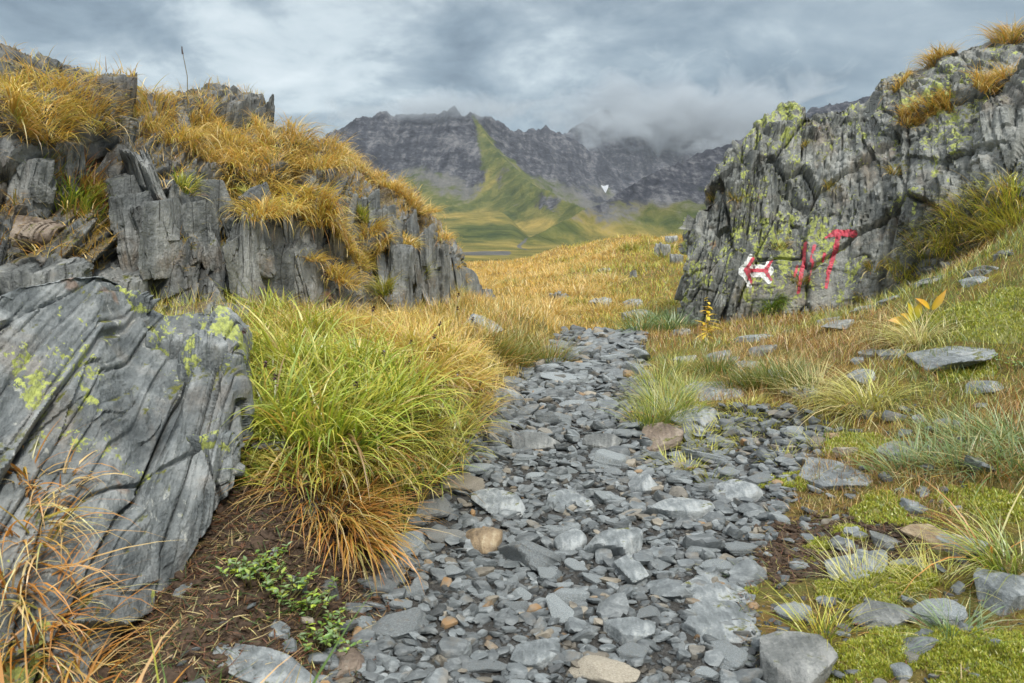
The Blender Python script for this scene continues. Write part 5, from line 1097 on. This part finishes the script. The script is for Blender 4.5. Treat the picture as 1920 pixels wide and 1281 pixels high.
# ------------------------------------------------------------------ moss
def moss(px, py, w, h, label, seed, hgt=.35, group=None, who='GRLB', n=2600, spec={'lime': 3, 'yellowgreen': 4, 'olive': 2}):
    H = hit(px, py, who); P, nr = H[0], H[1]; rg = np.random.default_rng(seed); zc = proj(P)[2]; d = P - CAMP; sv = max(abs(d[2]) / np.linalg.norm(d), .15)
    a = w / F * zc / 2; b_ = min(h / F * zc / sv / 2, a * 1.8); n = int(n)
    r = np.sqrt(rg.random(n)); t = rg.uniform(0, 6.283, n); x, y = r * np.cos(t), r * np.sin(t); edge = 1 + .35 * vnoise(p2(np.cos(t) * 2, np.sin(t) * 2), seed)
    X, Y = P[0] + x * a * edge, P[1] + y * b_ * edge
    lump = np.sqrt(np.maximum(1 - r ** 2, 0)) * hgt * min(a, b_) * (.65 + .5 * fbm(p2(X / .03, Y / .03), 3, seed))
    Z = ground_z(X, Y) + lump if who != 'R' else P[2] + lump
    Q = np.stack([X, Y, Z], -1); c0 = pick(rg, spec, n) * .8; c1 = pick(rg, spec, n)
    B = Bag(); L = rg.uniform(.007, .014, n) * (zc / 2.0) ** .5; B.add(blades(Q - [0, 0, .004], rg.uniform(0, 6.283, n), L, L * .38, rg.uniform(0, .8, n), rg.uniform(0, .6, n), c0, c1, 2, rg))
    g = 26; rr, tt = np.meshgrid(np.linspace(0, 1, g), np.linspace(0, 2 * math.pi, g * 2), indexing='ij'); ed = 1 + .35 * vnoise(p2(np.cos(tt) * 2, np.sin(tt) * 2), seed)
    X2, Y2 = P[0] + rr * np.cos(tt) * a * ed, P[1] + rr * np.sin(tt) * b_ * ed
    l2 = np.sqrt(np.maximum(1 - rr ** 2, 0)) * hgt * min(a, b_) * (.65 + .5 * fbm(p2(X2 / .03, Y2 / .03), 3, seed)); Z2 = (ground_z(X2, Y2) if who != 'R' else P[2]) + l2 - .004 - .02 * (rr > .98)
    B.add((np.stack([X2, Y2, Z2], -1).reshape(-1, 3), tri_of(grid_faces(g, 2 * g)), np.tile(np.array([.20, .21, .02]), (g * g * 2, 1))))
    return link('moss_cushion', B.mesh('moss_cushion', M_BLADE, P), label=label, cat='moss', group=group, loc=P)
for k, (x, y, w, h, lab, n) in enumerate([(1700, 1215, 260, 60, 'wide bright green moss cushion along the bottom of the right verge', 9000), (1850, 1240, 220, 90, 'bright green moss cushion in the bottom right corner', 9000), (1640, 1255, 130, 50, 'bright moss cushion around the small lone stone', 4500),
    (1630, 1100, 110, 60, 'rounded bright moss cushion under the pale yellow-green tuft', 4000), (1560, 1110, 80, 36, 'olive moss cushion left of the rounded bright one', 2500), (1700, 1090, 100, 40, 'flat yellow-green moss patch right of the rounded cushion', 3000), (1485, 905, 62, 26, 'olive moss cushion at the left of the sunken pale slab', 2000),
    (1605, 840, 110, 40, 'yellow-green moss strip above the sunken pale slab', 3000), (1655, 955, 110, 40, 'bright moss patch on the dark soil bank', 2500), (1710, 985, 46, 22, 'small bright moss cushion on the dark soil', 1400), (1540, 1025, 60, 22, 'small moss cushion at the lower edge of the dark soil', 1600), (1590, 1000, 50, 30, 'small olive moss cushion on the face of the dark soil', 1500),
    (1880, 955, 110, 46, 'yellow-green moss patch under the bluish tufts', 2500), (1800, 935, 90, 30, 'thin moss patch behind the orange-brown stone', 2000), (1285, 760, 64, 26, 'green moss cushion between the two flat slabs', 1800), (1405, 1108, 26, 16, 'tiny moss cushion on the edge of the large slate slab', 700),
    (1440, 905, 40, 20, 'little moss cushion at the edge of the side scree', 900), (1870, 610, 120, 44, 'yellow moss patch on the upper right turf slope', 2200), (1790, 690, 90, 26, 'moss patch below the long pale slab', 1800), (1800, 590, 90, 30, 'moss patch behind the leafy plant', 1800), (490, 850, 90, 44, 'dull green moss on the soil beside the boulder', 2000), (1900, 560, 90, 40, 'yellow-green moss below the outcrop at the right edge', 1800)]):
    moss(x, y, w, h, lab, 50 + k, who='G', n=n, hgt=.30)

# ------------------------------------------------------------------ litter and crumbs on the bare soil
def litter(name, n, seed, xlo, xhi, ylo, yhi, acc, label, Ls=(.02, .07), w=.0022, spec={'brown': 3, 'straw': 2, 'redbrown': 3, 'dark': 3}):
    rg = np.random.default_rng(seed); y = rg.uniform(ylo, yhi, n * 4); x = rg.uniform(xlo, xhi, n * 4); k = rg.random(n * 4) < acc(x, y); x, y = x[k][:n], y[k][:n]; n = len(x)
    P = np.stack([x, y, ground_z(x, y) + .004 + rg.uniform(0, .012, n)], -1); c = pick(rg, spec, n)
    b = Bag(); b.add(blades(P, rg.uniform(0, 6.283, n), rg.uniform(*Ls, n), w * rg.uniform(.6, 1.8, n), rg.uniform(1.15, 1.7, n), rg.uniform(-.5, .9, n), c * .6, c, 3, rg))
    return link(name, b.mesh(name, M_BLADE_DRY), label=label, cat='plant litter', kind='stuff')
litter('plant_litter', 5500, 71, -1.0, -.2, 1.25, 2.4, lambda x, y: region_masks(x, y)[1] * (x < xl(y) + .08), 'dead stalks and root fibres littering the bare soil of the left bank')
litter('plant_litter', 5000, 72, .45, 1.5, 1.3, 2.9, lambda x, y: (x > xr(y) - .02) * .9, 'dead stalks and fibres littering the soil of the right verge', (.015, .05), .0016, {'brown': 4, 'straw': 1, 'redbrown': 2, 'olive': 3, 'dark': 2})
def crumbs():
    rg = np.random.default_rng(88); n = 12000; y = rg.uniform(1.25, 2.3, n); x = rg.uniform(-1.0, -.25, n); so = region_masks(x, y)[1]; k = (rg.random(n) < so) & (x < xl(y) + .1); x, y = x[k], y[k]
    y2 = rg.uniform(1.85, 2.5, 3500); x2 = rg.uniform(.7, 1.3, 3500); k = rg.random(3500) < region_masks(x2, y2)[1] * (x2 > xr(y2) - .04); x, y = np.concatenate([x, x2[k]]), np.concatenate([y, y2[k]])
    return x, y, rg.lognormal(math.log(.0065), .4, len(x))
cx_, cy_, cs_ = crumbs()
o = scatter_gravel('soil_crumbs', cx_, cy_, cs_, 89, 'dark brown crumbs of peaty soil on the eroded banks', .2)
M_PEAT = plain('peat_crumbs', (.06, .04, .027), .95, .5, 90); o.data.materials.clear(); o.data.materials.append(M_PEAT)
# ------------------------------------------------------------------ air: haze and low cloud on the summits
def box_mesh(name, lo, hi):
    x0, y0, z0 = lo; x1, y1, z1 = hi; V = np.array([(x, y, z) for z in (z0, z1) for y in (y0, y1) for x in (x0, x1)], float)
    return fastmesh(name, V, np.array([[0, 2, 3, 1], [4, 5, 7, 6], [0, 1, 5, 4], [2, 6, 7, 3], [0, 4, 6, 2], [1, 3, 7, 5]]), smooth=False)
def haze():
    m = bpy.data.materials.new('haze_air'); m.use_nodes = True; nt = m.node_tree; nt.nodes.clear(); o = nt.nodes.new('ShaderNodeOutputMaterial'); v = nt.nodes.new('ShaderNodeVolumePrincipled')
    v.inputs['Color'].default_value = (.80, .88, 1.0, 1); v.inputs['Density'].default_value = HAZE; nt.links.new(v.outputs[0], o.inputs['Volume'])
    lo, hi = FAR.reshape(-1, 3).min(0), FAR.reshape(-1, 3).max(0)
    me = box_mesh('haze', (lo[0] - 60, -60, min(lo[2], GV[..., 2].min()) - 1), (hi[0] + 60, hi[1] + 60, hi[2] + 10)); me.materials.append(m)
    o = link('haze', me, kind='stuff', label='thin blue air in front of the far mountains', cat='haze')
HAZE = .00004
haze()
def cloud_mat(name, dens, scale, thr, seed):
    b = NB(name); tc = b.n('TexCoord'); ob = tc.outputs['Object']
    g = b.n('VectorMath', operation='LENGTH'); b.l(ob, g.inputs[0]); fall = b.rng(g.outputs['Value'], .15, 1.0, 1, 0, False)
    tx = b.n('Mapping'); b.l(b.n('NewGeometry').outputs['Position'], tx.inputs[0]); tx.inputs[3].default_value = (scale * .8, scale * .6, scale * 1.3); tx.inputs[1].default_value = (seed, seed * .7, 0); tx.inputs[2].default_value = (0, .25, 0)
    n = b.noise(tx.outputs[0], 1.0, 6, .64, .7)
    k = b.math('ADD', b.math('SUBTRACT', n, thr), b.math('MULTIPLY', b.math('SUBTRACT', fall, 1.0), .42))
    d = b.math('MULTIPLY', b.rng(k, 0.0, .22), dens)
    v = b.n('VolumePrincipled'); v.inputs['Color'].default_value = (.66, .72, .77, 1); b.l(d, v.inputs['Density']); v.inputs['Anisotropy'].default_value = .2; b.l(v.outputs[0], b.out.inputs['Volume']); return b.m
def cloud(px, py, Y, w, h, depth, dens, scale, thr, seed, label):
    c = at(px, py, Y); V, Fc = sphere_grid(16)
    me = fastmesh('cloud', V, Fc, cloud_mat('cloud_vapour', dens, scale, thr, seed)); o = link('cloud', me, kind='stuff', label=label, cat='cloud', loc=c); o.scale = (w / F * Y / 2, depth / 2, h / F * Y / 2)
cloud(1300, 216, 3900, 960, 260, 1300, .0075, .0048, .29, 3, 'low grey cloud swallowing the far summits')
cloud(1150, 236, 3500, 440, 130, 600, .0060, .0070, .31, 5, 'torn grey cloud hanging before the far mountain')
cloud(1360, 268, 2600, 330, 120, 500, .0060, .0085, .34, 11, 'grey cloud bank trailing down to the right hill')
cloud(810, 206, 2650, 620, 96, 600, .008, .0085, .27, 8, 'thin cloud cap along the dark massif')
